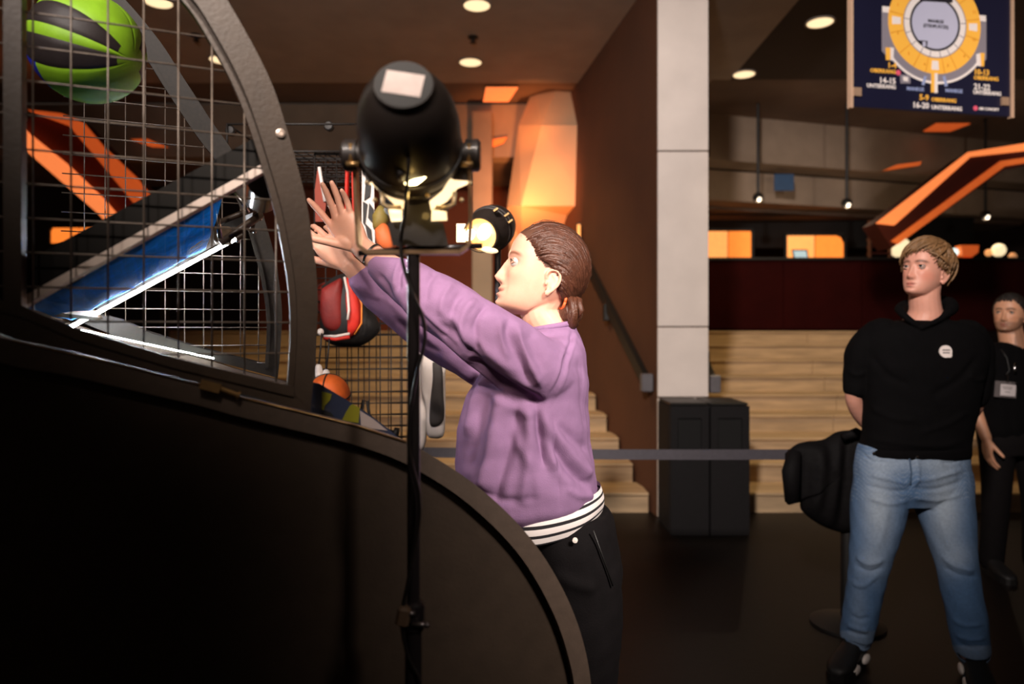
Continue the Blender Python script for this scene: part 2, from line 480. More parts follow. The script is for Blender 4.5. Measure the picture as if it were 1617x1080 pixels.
def eyes(o, R, parent, iris, s=1.0, gaze=(1, 0, 0), wide=1.0, lash=(.03, .018, .012)):
    m_l = M('dark_lash', lash, .7)
    for sd in (-1, 1):
        b = MB(); pts = []
        for k in range(9):
            a = -1 + 2 * k / 8
            pts.append(Vector((np.array([.0728 + .0142 - .0066 * a * a, sd * .0315 * wide + a * .0142, .0245 + .0056 * (1 - a * a) - .0010]) * s) @ R.T + A3(o)))
        b.tube(pts, [.0004 * s] + [.0011 * s] * 7 + [.0004 * s], 6); b.build('eyelash', m_l, parent, True)
    for sd in (-1, 1):
        b = MB(); seg, rows = 24, 16
        c = (np.array([.0728, sd * .0315 * wide, .0245]) * s) @ R.T + A3(o)
        me = bpy.data.meshes.new('eye'); b.sphere(c, .0128 * s, seg, rows)
        ob = b.build('eye', M('eye_surface', (.8, .8, .8), .15, attr='tint', var=.02, coat=.5), parent, True)
        v = getv(ob.data); d = (v - c) / (.0128 * s); gz = R @ A3(gaze); gz /= np.linalg.norm(gz); k = d @ gz
        col = np.tile(A3((.42, .38, .35)), (len(v), 1)); col[k > .86] = iris; col[k > .965] = (.01, .01, .01)
        setcol(ob.data, col)

# ---- hands ----
def hand(blob, wrist, d, n, t, s=1.0, spread=(4, 0, -4, -10), curl=((8, 12, 8),) * 4, thumb=(38, 12, 14), thumb_out=0.35, wrist_r=(.027, .020)):
    """wrist point, finger direction d, palm normal n (way the palm faces), thumb side t. Angles in degrees."""
    d = A3(d); d /= np.linalg.norm(d); n = A3(n); n -= d * d.dot(n); n /= np.linalg.norm(n); t = A3(t); t -= d * d.dot(t) + n * n.dot(t); t /= np.linalg.norm(t)
    w = A3(wrist)
    secs = [(0, wrist_r[0], wrist_r[1]), (.018, .0285, .0185), (.045, .038, .0165), (.075, .0415, .0140), (.094, .0395, .0105), (.103, .034, .008)]
    blob.stack([(w + d * a * s + t * .001 * s, t * b * s, n * c * s) for a, b, c in secs], seg=28, per=4, expo=2.4)
    blob.ball(w + (d * .040 + t * .024 + n * .008) * s, (.026 * s, .016 * s, .014 * s), np.stack([d * .85 + t * .5, t * .85 - d * .5, n], 1))      # thumb mound
    offs = (.0295, .0100, -.0100, -.0285); bases = (.094, .098, .094, .084)
    lens = ((.041, .025, .020), (.045, .028, .021), (.041, .026, .021), (.032, .019, .018)); rads = (.0094, .0097, .0093, .0082)
    for i in range(4):
        a = math.radians(spread[i]); dd = d * math.cos(a) + t * math.sin(a)
        p = w + (d * bases[i] + t * offs[i]) * s
        pts = [p - d * .022 * s, p]; rr = [rads[i] * 1.02 * s, rads[i] * 1.05 * s]; c = 0
        for k in range(3):
            c += math.radians(curl[i][k]); q = dd * math.cos(c) + n * math.sin(c)
            pts.append(pts[-1] + q * lens[i][k] * s * .5); rr.append(rads[i] * (.96, .88, .80)[k] * s)
            pts.append(pts[-1] + q * lens[i][k] * s * .5); rr.append(rads[i] * (.98, .90, .66)[k] * s)
        blob.limb(pts, rr, ref=n, seg=14, per=3)
    a = math.radians(thumb[0]); p = w + (d * .022 + t * .020 + n * .004) * s
    tn = t * math.sin(a) + d * math.cos(a); dirs = tn * math.cos(thumb_out) + n * math.sin(thumb_out)
    pts = [p]; rr = [.0135 * s]; c = 0
    for k, ln in enumerate((.046, .034, .028)):
        if k: c += math.radians(thumb[k])
        bend = dirs * math.cos(c) + (d * math.cos(a + .9) - t * 0 + n * .4) * math.sin(c) * .6
        bend /= np.linalg.norm(bend)
        pts.append(pts[-1] + bend * ln * s * .5); rr.append((.0122, .0104, .0096)[k] * s); pts.append(pts[-1] + bend * ln * s * .5); rr.append((.0112, .0102, .0074)[k] * s)
    blob.limb(pts, rr, ref=n, seg=14, per=3)

# ---- hair ----
def skull_pt(q, o, R, s, lift=0.0):
    """q: direction from the skull centre in head axes -> point on the skull"""
    q = A3(q); q = q / np.linalg.norm(q)
    c = np.array([-.006, 0, .043]); r = np.array([.0975, .0775, .0955])
    k = 1 / math.sqrt(((q / r) ** 2).sum())
    return ((c + q * (k + lift)) * s) @ R.T + A3(o)
def slerp(a, b, t):
    a = A3(a) / np.linalg.norm(a); b = A3(b) / np.linalg.norm(b); w = math.acos(max(-1, min(1, a.dot(b))))
    if w < 1e-4: return a
    return (math.sin((1 - t) * w) * a + math.sin(t * w) * b) / math.sin(w)
def hair_mat(name, dark, light):
    m = M(name, dark, 0.42, var=.30, scale=60, bump=.25, bscale=300, spec=.45, aniso=(1, 1, 1))
    return m
def shoe(parent, heel, toe, w=.092, h=.085, m_up=None, m_sole=None, name='shoe'):
    heel, toe = A3(heel), A3(toe); d = toe - heel; L = np.linalg.norm(d); d /= L; up = A3((0, 0, 1)); sd = np.cross(up, d)
    b = Blob(); secs = []
    for a, ww, hh in ((.0, .30, .70), (.04, .62, .92), (.18, .74, 1.0), (.36, .78, .98), (.52, .86, .78), (.70, .98, .60), (.86, .90, .48), (.96, .62, .36), (1.0, .30, .22)):
        secs.append((heel + d * a * L + up * (hh * h / 2 + .016), sd * ww * w / 2, up * hh * h / 2))
    b.stack(secs, seg=28, per=4, expo=2.6)
    me = b.grow(.006, 3)
    u = link(name, me, m_up, parent, True)
    b = MB(); rings = []
    outl = [(-.01, .30), (.02, .62), (.16, .78), (.36, .76), (.52, .86), (.72, 1.02), (.88, .92), (.98, .62), (1.02, .30)]
    left = [heel + d * a * L + sd * q * w / 2 for a, q in outl]; right = [heel + d * a * L - sd * q * w / 2 for a, q in outl][::-1]
    poly = left + right
    b.prism(list(range(len(poly))), lambda i: Vector(poly[i]), lambda i: Vector(poly[i]) + Vector((0, 0, .028)))
    b.build('sole', m_sole, u)
    return u
# ------------------------------------------------------------------ materials of the hall
m_conc = M('board_marked_concrete', srgb(160, 140, 122), 0.8, var=0.16, scale=2.2, bump=0.25, bscale=30)
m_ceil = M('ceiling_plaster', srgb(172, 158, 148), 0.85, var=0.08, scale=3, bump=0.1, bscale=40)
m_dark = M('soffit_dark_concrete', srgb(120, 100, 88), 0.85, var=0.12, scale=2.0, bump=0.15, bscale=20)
m_floor = M('black_polished_screed', srgb(18, 13, 11), 0.45, var=0.2, scale=1.4, bump=0.05, bscale=25, spec=0.2)
m_step = M('worn_stone_step', srgb(180, 152, 118), 0.75, var=0.22, scale=2.5, bump=0.2, bscale=40, aniso=(1, 6, 9))
m_blk = M('matt_black_metal', srgb(20, 18, 17), 0.5, metal=0.0, var=0.1, scale=30)
m_bin = M('charcoal_powder_coat', srgb(23, 21, 22), 0.7, var=0.08, scale=40, spec=.2)
m_hole = M('unlit_inside', srgb(8, 7, 7), 0.9)
m_red = M('dark_red_panel', srgb(42, 5, 4), 0.85, var=0.15, scale=3, spec=.08)
m_redconc = M('red_stair_flank', srgb(84, 26, 12), 0.8, var=0.2, scale=1.5)
m_strip = M('orange_glow', (1, .3, .06), 0.6, emit=(1.0, 0.24, 0.065), strength=0.95)  # stands in for orange light on the stair edges; light panels share it
m_strip2 = M('orange_glow_dim', (1, .3, .06), 0.6, emit=(1.0, 0.14, 0.025), strength=0.42)
m_win = M('orange_lit_pane', (1, .35, .05), 0.5, emit=(1.0, 0.23, 0.03), strength=1.05)
m_win2 = M('orange_lit_pane_bright', (1, .4, .1), 0.5, emit=(1.0, 0.36, 0.09), strength=1.15)
m_down = M('downlight_glow', (1, .9, .7), 0.5, emit=(1.0, 0.74, 0.42), strength=1.25)
m_globe = M('globe_glow', (1, .9, .7), 0.5, emit=(1.0, 0.78, 0.45), strength=1.0)
m_coolglow = M('cool_glow', (.8, 1, 1), 0.5, emit=(0.8, 1.0, 0.95), strength=1.2)

# ------------------------------------------------------------------ floor, ceiling, walls
structure(MB().box((0, 5.0, -0.05), (18, 17, 0.1)).build('floor', m_floor), 'dark polished hall floor')
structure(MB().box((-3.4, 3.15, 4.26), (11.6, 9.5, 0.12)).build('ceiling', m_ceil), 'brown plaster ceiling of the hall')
structure(MB().box((6.0, 3.15, 4.26), (7.2, 9.5, 0.12)).build('ceiling.001', M('ceiling_darker', srgb(62, 50, 42), .9, var=.1, scale=2)), 'dark ceiling right of the middle wall')  # darker base colour than the left ceiling
structure(MB().box((-3.4, 8.3, 4.27), (11.6, 0.7, 0.1)).build('ceiling.002', m_dark))
structure(MB().box((-3.4, 8.75, 3.87), (11.6, 0.3, 0.64)).build('wall_beam', m_conc), 'concrete downstand beam under the ceiling')
structure(MB().box((-3.4, 9.6, 3.60), (11.6, 1.6, 0.06)).build('ceiling.003', m_dark))
structure(MB().box((-1.2, 11.0, 2.6), (5.4, 0.12, 2.3)).build('wall_landing', M('landing_wall_paint', srgb(126, 66, 44), .85, var=.12, scale=2)), 'red brown wall behind the left landing')
structure(MB().box((0, 12.2, 2.1), (20, 0.15, 4.3)).build('wall_back', M('back_wall_paint', srgb(40, 26, 22), 0.9)), 'dark back wall of the foyer')

def slab_px(name, mat, pts, dz, parent=None):
    """upright slab with the given front-face corners, dz deep"""
    f = [Vector(p) for p in pts]
    mb = MB(); mb.prism(list(range(len(f))), lambda i: f[i], lambda i: f[i] + Vector((0, dz, 0)))
    return mb.build(name, mat, parent)

# stepped beams right of the wall (they recede to the right with the curve of the hall)
a0, a1 = (2.2, 8.9), (8.2, 10.6)
for nm, mt, off, z0, z1, lb in (('wall_beam', m_conc, 0.0, 3.62, 4.22, 'upper concrete beam right of the middle wall'),
                                ('wall_beam', m_conc, 0.45, 3.20, 3.60, 'lower concrete beam right of the middle wall')):
    structure(slab_px(nm, mt, [(a0[0], a0[1] + off, z0), (a1[0], a1[1] + off, z0), (a1[0], a1[1] + off, z1), (a0[0], a0[1] + off, z1)], 0.44), lb)
structure(slab_px('ceiling', m_dark, [(2.2, 9.8, 3.16), (8.2, 11.4, 3.16), (8.2, 11.4, 3.2), (2.2, 9.8, 3.2)], 1.4))
structure(slab_px('ceiling', m_dark, [(2.2, 7.8, 4.20), (9.6, 7.8, 4.20), (9.6, 7.8, 4.3), (2.2, 7.8, 4.3)], 3.2))

# middle wall: one concrete, flank coloured as shaded, end face as lit
def wx(y): return 1.10 - 0.157 * (y - 5.56)
mw = [(wx(5.45), 5.45), (wx(5.45) + .385, 5.45), (wx(9.4) + .385, 9.4), (wx(9.4), 9.4)]
mb = MB(); mb.prism(mw, lambda p: Vector((p[0], p[1], 0)), lambda p: Vector((p[0], p[1], 4.2)))
wall = structure(mb.build('wall_middle', M('wall_concrete_shaded', srgb(82, 45, 21), 0.85, var=0.14, scale=1.6, bump=0.2, bscale=22)), 'concrete wall between the two flights of steps')
m_end = M('wall_concrete_lit', srgb(222, 210, 202), 0.75, var=0.06, scale=3.5, bump=0.15, bscale=60)
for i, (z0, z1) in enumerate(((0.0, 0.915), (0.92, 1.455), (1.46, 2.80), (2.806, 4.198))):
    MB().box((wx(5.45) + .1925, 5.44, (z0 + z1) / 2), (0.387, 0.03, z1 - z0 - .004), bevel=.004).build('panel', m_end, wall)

# two flights of steps
R_, G_, Y0_ = 0.16, 0.378, 5.56
for side, xa, xb, lab in ((0, -5.2, None, 'pale stone steps behind the girl, left of the middle wall'),
                          (1, None, 5.4, 'pale stone steps right of the middle wall')):
    root = thing('staircase', lab, None, (0 if side == 0 else 2.6, 5.56, 0), kind='structure')
    for n in range(9):
        y0 = Y0_ + n * G_
        x0 = xa if side == 0 else wx(y0) + 0.36
        x1 = wx(y0 + G_) + 0.03 if side == 0 else xb
        cut = x0 + (x1 - x0) * (0.35 + 0.3 * RNG.random())
        for (u, v) in ((x0, cut - .003), (cut + .003, x1)):
            b = MB()
            b.box(((u + v) / 2, y0 + G_ / 2 + .02, n * R_ + R_ / 2 - .012), (v - u, G_ + .01, R_ - .024))
            b.box(((u + v) / 2, y0 + G_ / 2 + .005, (n + 1) * R_ - .012), (v - u, G_ + .03, .024), bevel=.005)
            b.build('step', m_step, root)
structure(MB().box((-1.4, 10.3, 0.72), (5.0, 2.6, 1.438)).build('floor_landing', m_step), 'landing above the left steps')
structure(MB().box((4.6, 10.3, 0.719), (7.6, 2.6, 1.438)).build('floor_landing', m_floor), 'landing above the right steps')

# dark red balustrade wall with cap, above the right steps
rw = structure(MB().box((4.7, 9.1, 1.9), (6.2, 0.12, 0.90)).build('wall_balustrade', m_red), 'dark red balustrade wall above the right steps')
for i in range(5):
    MB().box((1.95 + i * 1.0 + .0, 9.03, 1.9), (0.985, 0.02, 0.86), bevel=.004).build('panel', m_red, rw)
MB().box((4.7, 9.08, 2.36), (6.2, 0.2, 0.03)).build('cap', m_blk, rw)
# black sheet for the shade of the opening over the back bar
structure(MB().box((4.4, 10.95, 2.98), (5.4, 0.1, 0.5)).build('opening_shade', m_hole), 'black sheet painted as shade in the opening over the bar windows')

def lit_window(name, label, x0, x1, z0, z1, y, panes, corner=0.12, flip=False):
    w = thing(name, label, None, ((x0 + x1) / 2, y, z0), kind='structure')
    fr = MB()
    for (p, q) in (((x0, y, z0), (x1, y, z0)), ((x0, y, z1), (x1, y, z1)), ((x0, y, z0), (x0, y, z1)), ((x1, y, z0), (x1, y, z1))):
        fr.bar(p, q, 0.04, 0.04)
    fr.build('window_frame', m_blk, w)
    k = len(panes)
    for i, mt in enumerate(panes):
        u, v = x0 + (x1 - x0) * i / k + .01, x0 + (x1 - x0) * (i + 1) / k - .01
        poly = [(u, z0), (v, z0), (v, z1), (u, z1)]
        if i == (0 if flip else k - 1):
            c = corner
            if flip: poly = [(u, z0), (v, z0), (v, z1), (u + c, z1), (u + c * .4, z1 - c * .25), (u, z1 - c)]
            else: poly = [(u, z0), (v, z0), (v, z1 - c), (v - c * .3, z1 - c * .3), (v - c, z1), (u, z1)]
        b = MB(); b.prism(poly, lambda p: Vector((p[0], y, p[1])), lambda p: Vector((p[0], y + .02, p[1])))
        b.build('pane', mt, w)
    return w
def xz(px, py, Y): v = P(px, py, Y); return v.x, v.z
Yb = 10.4
lit_window('window_1', 'orange lit bar window next to the middle wall', xz(1112, 0, Yb)[0], xz(1188, 0, Yb)[0], xz(0, 412, Yb)[1], xz(0, 363, Yb)[1], Yb, [m_win2, m_win], .06)
lit_window('window_2', 'orange lit bar window with rounded corner above the red balustrade', xz(1240, 0, Yb)[0], xz(1334, 0, Yb)[0], xz(0, 414, Yb)[1], xz(0, 370, Yb)[1], Yb, [m_win2, m_win], .16)
lit_window('window_3', 'orange lit window low behind the cage', xz(78, 0, 8.2)[0], xz(215, 0, 8.2)[0], xz(0, 387, 8.2)[1], xz(0, 357, 8.2)[1], 8.2, [m_win, m_win, m_win], .08, True)

# lit stairs: sloping flanks with the orange light on each edge painted as emission
def lit_stair(label, Y, flank, strips, mt, support=None, deep=.02):
    t = thing('lit_stair', label, 'stair', tuple(P(*flank[0], Y)), group=None)
    def pris(name, pts, y0, y1, m, par):
        b = MB(); b.prism(pts, lambda p: P(p[0], p[1], Y) + Vector((0, y0, 0)), lambda p: P(p[0], p[1], Y) + Vector((0, y1, 0)))
        return b.build(name, m, par)
    pris('flank', flank, 0.0, 0.3, m_redconc, t)
    for s, m in zip(strips, mt): pris('lit_edge', s, -deep, -0.002, m, t)
    if support: pris('support', support, 0.05, 0.25, m_hole, t)
    return t
lit_stair('dark red stair flank with two edges painted glowing orange, right above the young man', 7.7,
          [(1383, 353), (1530, 243), (1640, 224), (1640, 256), (1585, 268), (1408, 392)],
          [[(1382, 353), (1411, 356), (1531, 248), (1640, 236), (1640, 223), (1527, 241)],
           [(1406, 381), (1417, 386), (1585, 263), (1640, 254), (1640, 246), (1578, 255)]], [m_strip, m_strip2])
lit_stair('dark red stair flank with two edges painted glowing orange, seen through the cage', 7.7,
          [(33, 199), (53, 178), (118, 186), (255, 327), (255, 352), (190, 366), (53, 240)],
          [[(33, 199), (42, 223), (53, 243), (107, 290), (164, 340), (187, 366), (206, 359), (184, 336), (164, 313), (107, 259), (51, 214)],
           [(53, 178), (118, 202), (164, 256), (233, 340), (257, 330), (218, 282), (164, 231), (133, 194), (107, 184)]], [m_strip, m_strip2],
          [(200, 340), (250, 340), (250, 598), (200, 598)], .11)

def panel_light(label, pts, d, m=m_strip2):
    """flat orange light panel with a thin black tray"""
    t = thing('light_panel', label, 'light panel', tuple(pts[0]), group='orange light panels on the beams')
    b = MB(); b.prism(list(range(len(pts))), lambda i: Vector(pts[i]), lambda i: Vector(pts[i]) - Vector(d))
    b.build('diffuser', m, t)
    c = sum((Vector(p) for p in pts), Vector()) / len(pts)
    b = MB(); b.prism(list(range(len(pts))), lambda i: c + (Vector(pts[i]) - c) * 1.04 - Vector(d) , lambda i: c + (Vector(pts[i]) - c) * 1.04 - Vector(d) * 2)
    b.build('tray', m_blk, t)
def ceil_pt(px, py, z): Y = (z - EYE) * FPX / (HZ - py); return tuple(P(px, py, Y))
panel_light('orange light panel on the ceiling left of the orange column', [ceil_pt(767, 139, 4.185), ceil_pt(818, 139, 4.185), ceil_pt(803, 161, 4.185), ceil_pt(763, 161, 4.185)], (0, 0, -.012), m_strip)
panel_light('small orange light panel low on the beam left of the orange column', [tuple(P(774, 234, 8.56)), tuple(P(777, 220, 8.56)), tuple(P(801, 216, 8.56)), tuple(P(795, 226, 8.56))], (0, -.012, 0))
panel_light('orange light panel under the hanging seat map', [ceil_pt(1458, 208, 4.18), ceil_pt(1500, 208, 4.18), ceil_pt(1532, 196, 4.18), ceil_pt(1478, 196, 4.18)], (0, 0, -.012))
panel_light('orange light panel on the lower beam right of the blue notice', [tuple(P(1393, 270, 9.45)), tuple(P(1452, 261, 9.45)), tuple(P(1456, 255, 9.45)), tuple(P(1416, 260, 9.45))], (0, -.012, 0))
panel_light('small orange light panel seen through the cage under the green ball', [tuple(P(206, 220, 8.56)), tuple(P(232, 219, 8.56)), tuple(P(266, 233, 8.56)), tuple(P(240, 232, 8.56))], (0, -.012, 0))

# folded concrete column lit orange
pts = {'A0': (846, 130, 8.52), 'B0': (884, 130, 8.3), 'C0': (925, 130, 8.4), 'A1': (819, 198, 8.2), 'B1': (855, 198, 7.85), 'C1': (925, 198, 7.95),
       'A2': (801, 325, 8.3), 'B2': (823, 325, 7.95), 'C2': (925, 325, 8.05), 'A3': (806, 420, 9.0), 'B3': (826, 395, 8.8), 'C3': (925, 345, 8.6)}
V = {k: P(*v) for k, v in pts.items()}
rings = [[V['A%d' % i], V['B%d' % i], V['C%d' % i], V['C%d' % i] + Vector((0, 1.0, 0)), V['A%d' % i] + Vector((0, 1.0, 0))] for i in range(4)]
oc = MB().rings(rings).build('wall_column', M('folded_column_concrete', srgb(214, 176, 140), 0.8, var=0.06, scale=2), None)
structure(oc, 'folded concrete column washed with orange light')
spot('column_uplight', (0.05, 6.9, 2.0), (0.18, 8.1, 2.95), 300, (1.0, 0.31, 0.085), 62, 0.9, 0.06)
spot('column_uplight', (0.10, 7.2, 2.3), (0.16, 8.0, 2.80), 30, (1.0, 0.55, 0.18), 34, 1.0, 0.06)
spot('column_toplight', (-0.05, 7.1, 3.55), (0.28, 8.3, 3.90), 40, (1.0, 0.28, 0.05), 55, 0.9, 0.06)
MB_ = MB().box((P(762, 0, 8.5).x, 8.5, 2.02), (0.24, 0.24, 4.04), bevel=.01)
structure(MB_.build('wall_column', m_conc), 'slim square concrete column behind the lamp')
# small upright wall lamp next to the hair
wl = thing('wall_lamp', 'small upright glowing lamp on the middle wall above the girl', 'lamp', tuple(P(914, 386, 7.6)))
MB().box(P(914, 369, 7.6), (.035, .03, .20), bevel=.006).build('tube_glass', m_win2, wl)
MB().box(P(914, 369, 7.63), (.05, .03, .23), bevel=.006).build('holder', m_blk, wl)

# handrails on the middle wall
def handrail(label, pa, pb, pc):
    t = thing('handrail', label, 'handrail', tuple(pa))
    b = MB(); b.bar(pa, pb, 0.045, 0.10); b.build('rail', m_blk, t)
    MB().box(pa, (.09, .10, .14), bevel=.008).build('end_box', M('grey_bracket', srgb(96, 92, 96), 0.5), t)
    MB().box(pc, (.07, .12, .16), bevel=.008).build('bracket', m_blk, t)
def rail_pt(px, y_row):   # on the left flank of the wall
    k = (px - CX) / FPX; Y = 1.973 / (k + .157) - .15
    return P(px, y_row, Y)
handrail('black handrail climbing the left flank of the middle wall', rail_pt(1021, 604), rail_pt(905, 372), rail_pt(958, 493))
handrail('black handrail end right of the pale wall end', P(1127, 606, 5.62), P(1100, 540, 7.2), P(1112, 568, 6.3))

# ceiling downlights
def downlight(px, py, label):
    z = 4.198; Y = (z - EYE) * FPX / (HZ - py); c = P(px, py, Y)
    t = thing('downlight', label, 'ceiling light', (c.x, c.y, z), group='round ceiling downlights')
    MB().lathe([(-.004, .128), (.008, .13), (.008, .112), (-.004, .11)], (c.x, c.y, z), (0, 0, -1), 28, cap=False).build('trim_ring', m_ceil, t, smooth='auto')
    MB().lathe([(0, .111), (.003, .111)], (c.x, c.y, z - .002), (0, 0, -1), 28).build('diffuser', m_down, t)
for a in ((250, 3, 'round ceiling light at the top beside the cage arch'), (753, 8, 'round ceiling light above the stage lamp, at the top edge'),
          (743, 98, 'round ceiling light right of the stage lamp body'), (349, 94, 'round ceiling light half behind the cage arch'),
          (1295, 35, 'round ceiling light left of the seat map'), (1175, 117, 'round ceiling light nearest the pale wall end')):
    downlight(*a)
for i, (px, py) in enumerate(((747, 60), (310, 57))):
    Y = (4.19 - EYE) * FPX / (HZ - py); c = P(px, py, Y)
    s = MB().lathe([(-.01, .05), (.012, .05), (.02, .018), (.05, .014), (.052, .03), (.056, .03)], (c.x, c.y, 4.2), (0, 0, -1), 14).build('sprinkler', m_blk, None, smooth='auto')
    tag(s, ('small dark sprinkler between the two ceiling lights above the stage lamp', 'small dark sprinkler on the ceiling seen through the cage')[i], 'sprinkler', 'ceiling sprinklers')

# hanging lamps over the bar
m_bulb = M('tiny_bulb', (1, .9, .8), .4, emit=(1, .85, .65), strength=2.0)
for px, py, top, Y, lab in ((1197, 312, 240, 8.6, 'black hanging lamp left of the blue notice'), (1337, 321, 250, 8.6, 'black hanging lamp right of the blue notice'),
                            (1556, 340, 280, 9.2, 'black hanging lamp under the orange stair flank')):
    c = P(px, py, Y); tp = P(px, top, Y)
    t = thing('pendant_lamp', lab, 'lamp', tuple(tp), group='hanging lamps over the bar')
    MB().tube([c, (c.x, c.y, 4.2 if lab.startswith('black hanging lamp under') is False else 4.2)], .018, 8).build('rod', m_blk, t)
    MB().sphere(c, .062).build('shade', m_blk, t, smooth=True)
    MB().sphere(c + Vector((0, -.045, -.025)), .026, 10, 6).build('bulb', m_bulb, t, smooth=True)
    pl = bpy.data.lights.new('pendant_bulb', 'POINT'); pl.energy = 5; pl.color = (1, .75, .5); pl.shadow_soft_size = .03
    po = bpy.data.objects.new('pendant_bulb', pl); COL.objects.link(po); po.location = c + Vector((0, -.03, -.11))

# blue notice on the lower beam
n = thing('blue_notice', 'small blue notice on the lower concrete beam', 'sign', tuple(P(1238, 300, 9.5)))
MB().box(P(1238, 288, 9.36), (.26, .02, .22), bevel=.004).build('board', M('blue_board', srgb(48, 74, 104), .6, emit=srgb(24, 44, 72), strength=.25), n)

# rack beside the lit stair
t = thing('wire_rack', 'slim rack with shelves at the foot of the orange stair flank', 'rack', tuple(P(1390, 408, 9.1)))
m_rackp = M('rack_post', srgb(120, 78, 60), .5)
zc_ = 2.376
for px in (1373, 1405):
    top_ = P(px, 348, 9.1); MB().bar((top_.x, 9.1, zc_), top_, .03).build('post', m_rackp, t)
for k in range(5):
    a, b = P(1373, 356 + 11 * k, 9.1), P(1405, 356 + 11 * k, 9.1)
    b2 = MB(); b2.box((a + b) / 2 + Vector((0, .03, 0)), ((b - a).x, .10, .018)); b2.build('shelf', m_redconc, t)

# glowing lamps on the far bar
def globe(px, py, r, Y, m, lab):
    c = P(px, py, Y)
    t = thing('bar_lamp', lab, 'lamp', (c.x, c.y, c.z - r), group='small glowing lamps on the far bar')
    MB().sphere(c, r, 16, 10).build('globe', m, t, smooth=True)
    hh = max(.02, c.z - r * .9 - 2.376); MB().lathe([(0, r * .7), (hh * .2, r * .5), (hh, r * .25)], (c.x, c.y, 2.376), (0, 0, 1), 12).build('foot', m_blk, t, smooth='auto')
globe(1421, 391, .13, 9.12, m_globe, 'large cream glowing lamp at the left of the young man head')
globe(1507, 398, .05, 9.12, m_coolglow, 'small cool white lamp at the right of the young man head')
globe(1577, 395, .085, 9.12, m_globe, 'cream glowing lamp right of the orange bar lamp')
globe(1561, 399, .045, 9.12, M('peach_glow', (1, .5, .2), .5, emit=(1, .45, .15), strength=.8), 'small peach lamp beside the cream lamp')
globe(1599, 405, .05, 9.12, M('dim_glow', (1, .5, .2), .5, emit=(1, .45, .2), strength=.25), 'dim small lamp at the end of the far bar')
t = thing('bar_lamp', 'orange boxy lamp on a short stem at the far bar', 'lamp', tuple(P(1527, 408, 9.12)), group='small glowing lamps on the far bar')
b = MB(); b.prism([(1518, 387), (1546, 387), (1545, 398), (1536, 405), (1520, 404)], lambda p: P(p[0], p[1], 9.06), lambda p: P(p[0], p[1], 9.06) + Vector((0, .13, 0)))
b.build('shade', m_strip2, t)
MB().box((P(1528, 0, 9.12).x, 9.12, 2.40), (.07, .07, .05)).build('stem', M('ember_stem', (1, .2, .03), .5, emit=(1, .08, .01), strength=.4), t)
# monitor on the red balustrade
t = thing('monitor', 'small pale lit screen standing before the orange window', 'screen', tuple(P(1263, 408, 9.1)))
b = MB(); b.prism([(1253, 396), (1273, 396), (1275, 407), (1256, 407)], lambda p: P(p[0], p[1], 9.05), lambda p: P(p[0], p[1], 9.05) + Vector((0, .02, 0)))
b.build('screen', M('screen_glow', (.5, .7, .8), .4, emit=srgb(140, 170, 180), strength=.6), t)
b = MB(); b.prism([(1251, 394), (1275, 394), (1277, 409), (1254, 409)], lambda p: P(p[0], p[1], 9.08), lambda p: P(p[0], p[1], 9.08) + Vector((0, .02, 0)))
b.build('case', m_blk, t)

# waste bins
def bin_(x0, x1, yf, label):
    xc, w, h, d = (x0 + x1) / 2, x1 - x0, 0.90, 0.42
    t = thing('waste_bin', label, 'bin', (xc, yf + d / 2, 0), group='pair of charcoal waste bins')
    b = MB(); yc = yf + d / 2
    ow, oz0, oz1 = w * .62, .60, .815
    b.box((xc, yc + .02, h * .5), (w, d - .04, h), bevel=.006)
    b.build('body', m_bin, t)
    fr = MB()
    fr.box((xc - (w + ow) / 4, yf + .005, (oz0 + oz1) / 2), ((w - ow) / 2, .03, oz1 - oz0))
    fr.box((xc + (w + ow) / 4, yf + .005, (oz0 + oz1) / 2), ((w - ow) / 2, .03, oz1 - oz0))
    fr.box((xc, yf + .005, (oz1 + h) / 2), (w, .03, h - oz1)); fr.box((xc, yf + .005, oz0 / 2), (w, .03, oz0))
    fr.build('door', m_bin, t)
    MB().box((xc, yf + .016, (oz0 + oz1) / 2), (ow, .012, oz1 - oz0)).build('opening', m_hole, t)
    MB().box((xc, yc, h + .012), (w * .98, d * .96, .02), bevel=.006).build('lid', m_blk, t)
bin_(1.105, 1.372, 4.95, 'left charcoal waste bin with square opening against the pale wall end')
bin_(1.385, 1.655, 4.95, 'right charcoal waste bin with square opening beside the steps')
MB_ = None
# ------------------------------------------------------------------ belt barrier
m_belt = M('grey_black_belt', srgb(58, 54, 60), .7, var=.1, scale=60)
def post(x, y, label):
    t = thing('barrier_post', label, 'barrier post', (x, y, 0), group='black belt barrier posts')
    MB().lathe([(0, .17), (.012, .17), (.03, .12), (.045, .035)], (x, y, 0), (0, 0, 1), 28).build('foot', m_blk, t, smooth='auto')
    MB().tube([(x, y, .03), (x, y, .80)], .030, 16).build('pole', m_blk, t, smooth='auto')
    MB().lathe([(0, .034), (.01, .036), (.10, .036), (.115, .030), (.12, .01)], (x, y, .79), (0, 0, 1), 20).build('head', m_blk, t, smooth='auto')
pR = P(1338, 714, 3.42)
post(pR.x, 3.42, 'black belt barrier post under the black jacket')
post(-1.25, 3.55, 'black belt barrier post behind the sports display')
zb = EYE - 186 / FPX * 3.45
pa, pb = Vector((-1.25, 3.55, zb)), Vector((pR.x, 3.42, zb - .005))
b = MB()
rings = []
for i in range(25):
    s = i / 24; q = pa.lerp(pb, s); q.z -= .012 * math.sin(PI * s)
    rings.append([q + Vector((0, -.0012, -.025)), q + Vector((0, .0012, -.025)), q + Vector((0, .0012, .025)), q + Vector((0, -.0012, .025))])
b.rings(rings)
tag(b.build('barrier_belt', m_belt, None), 'dark grey barrier belt stretched across before the steps', 'belt')
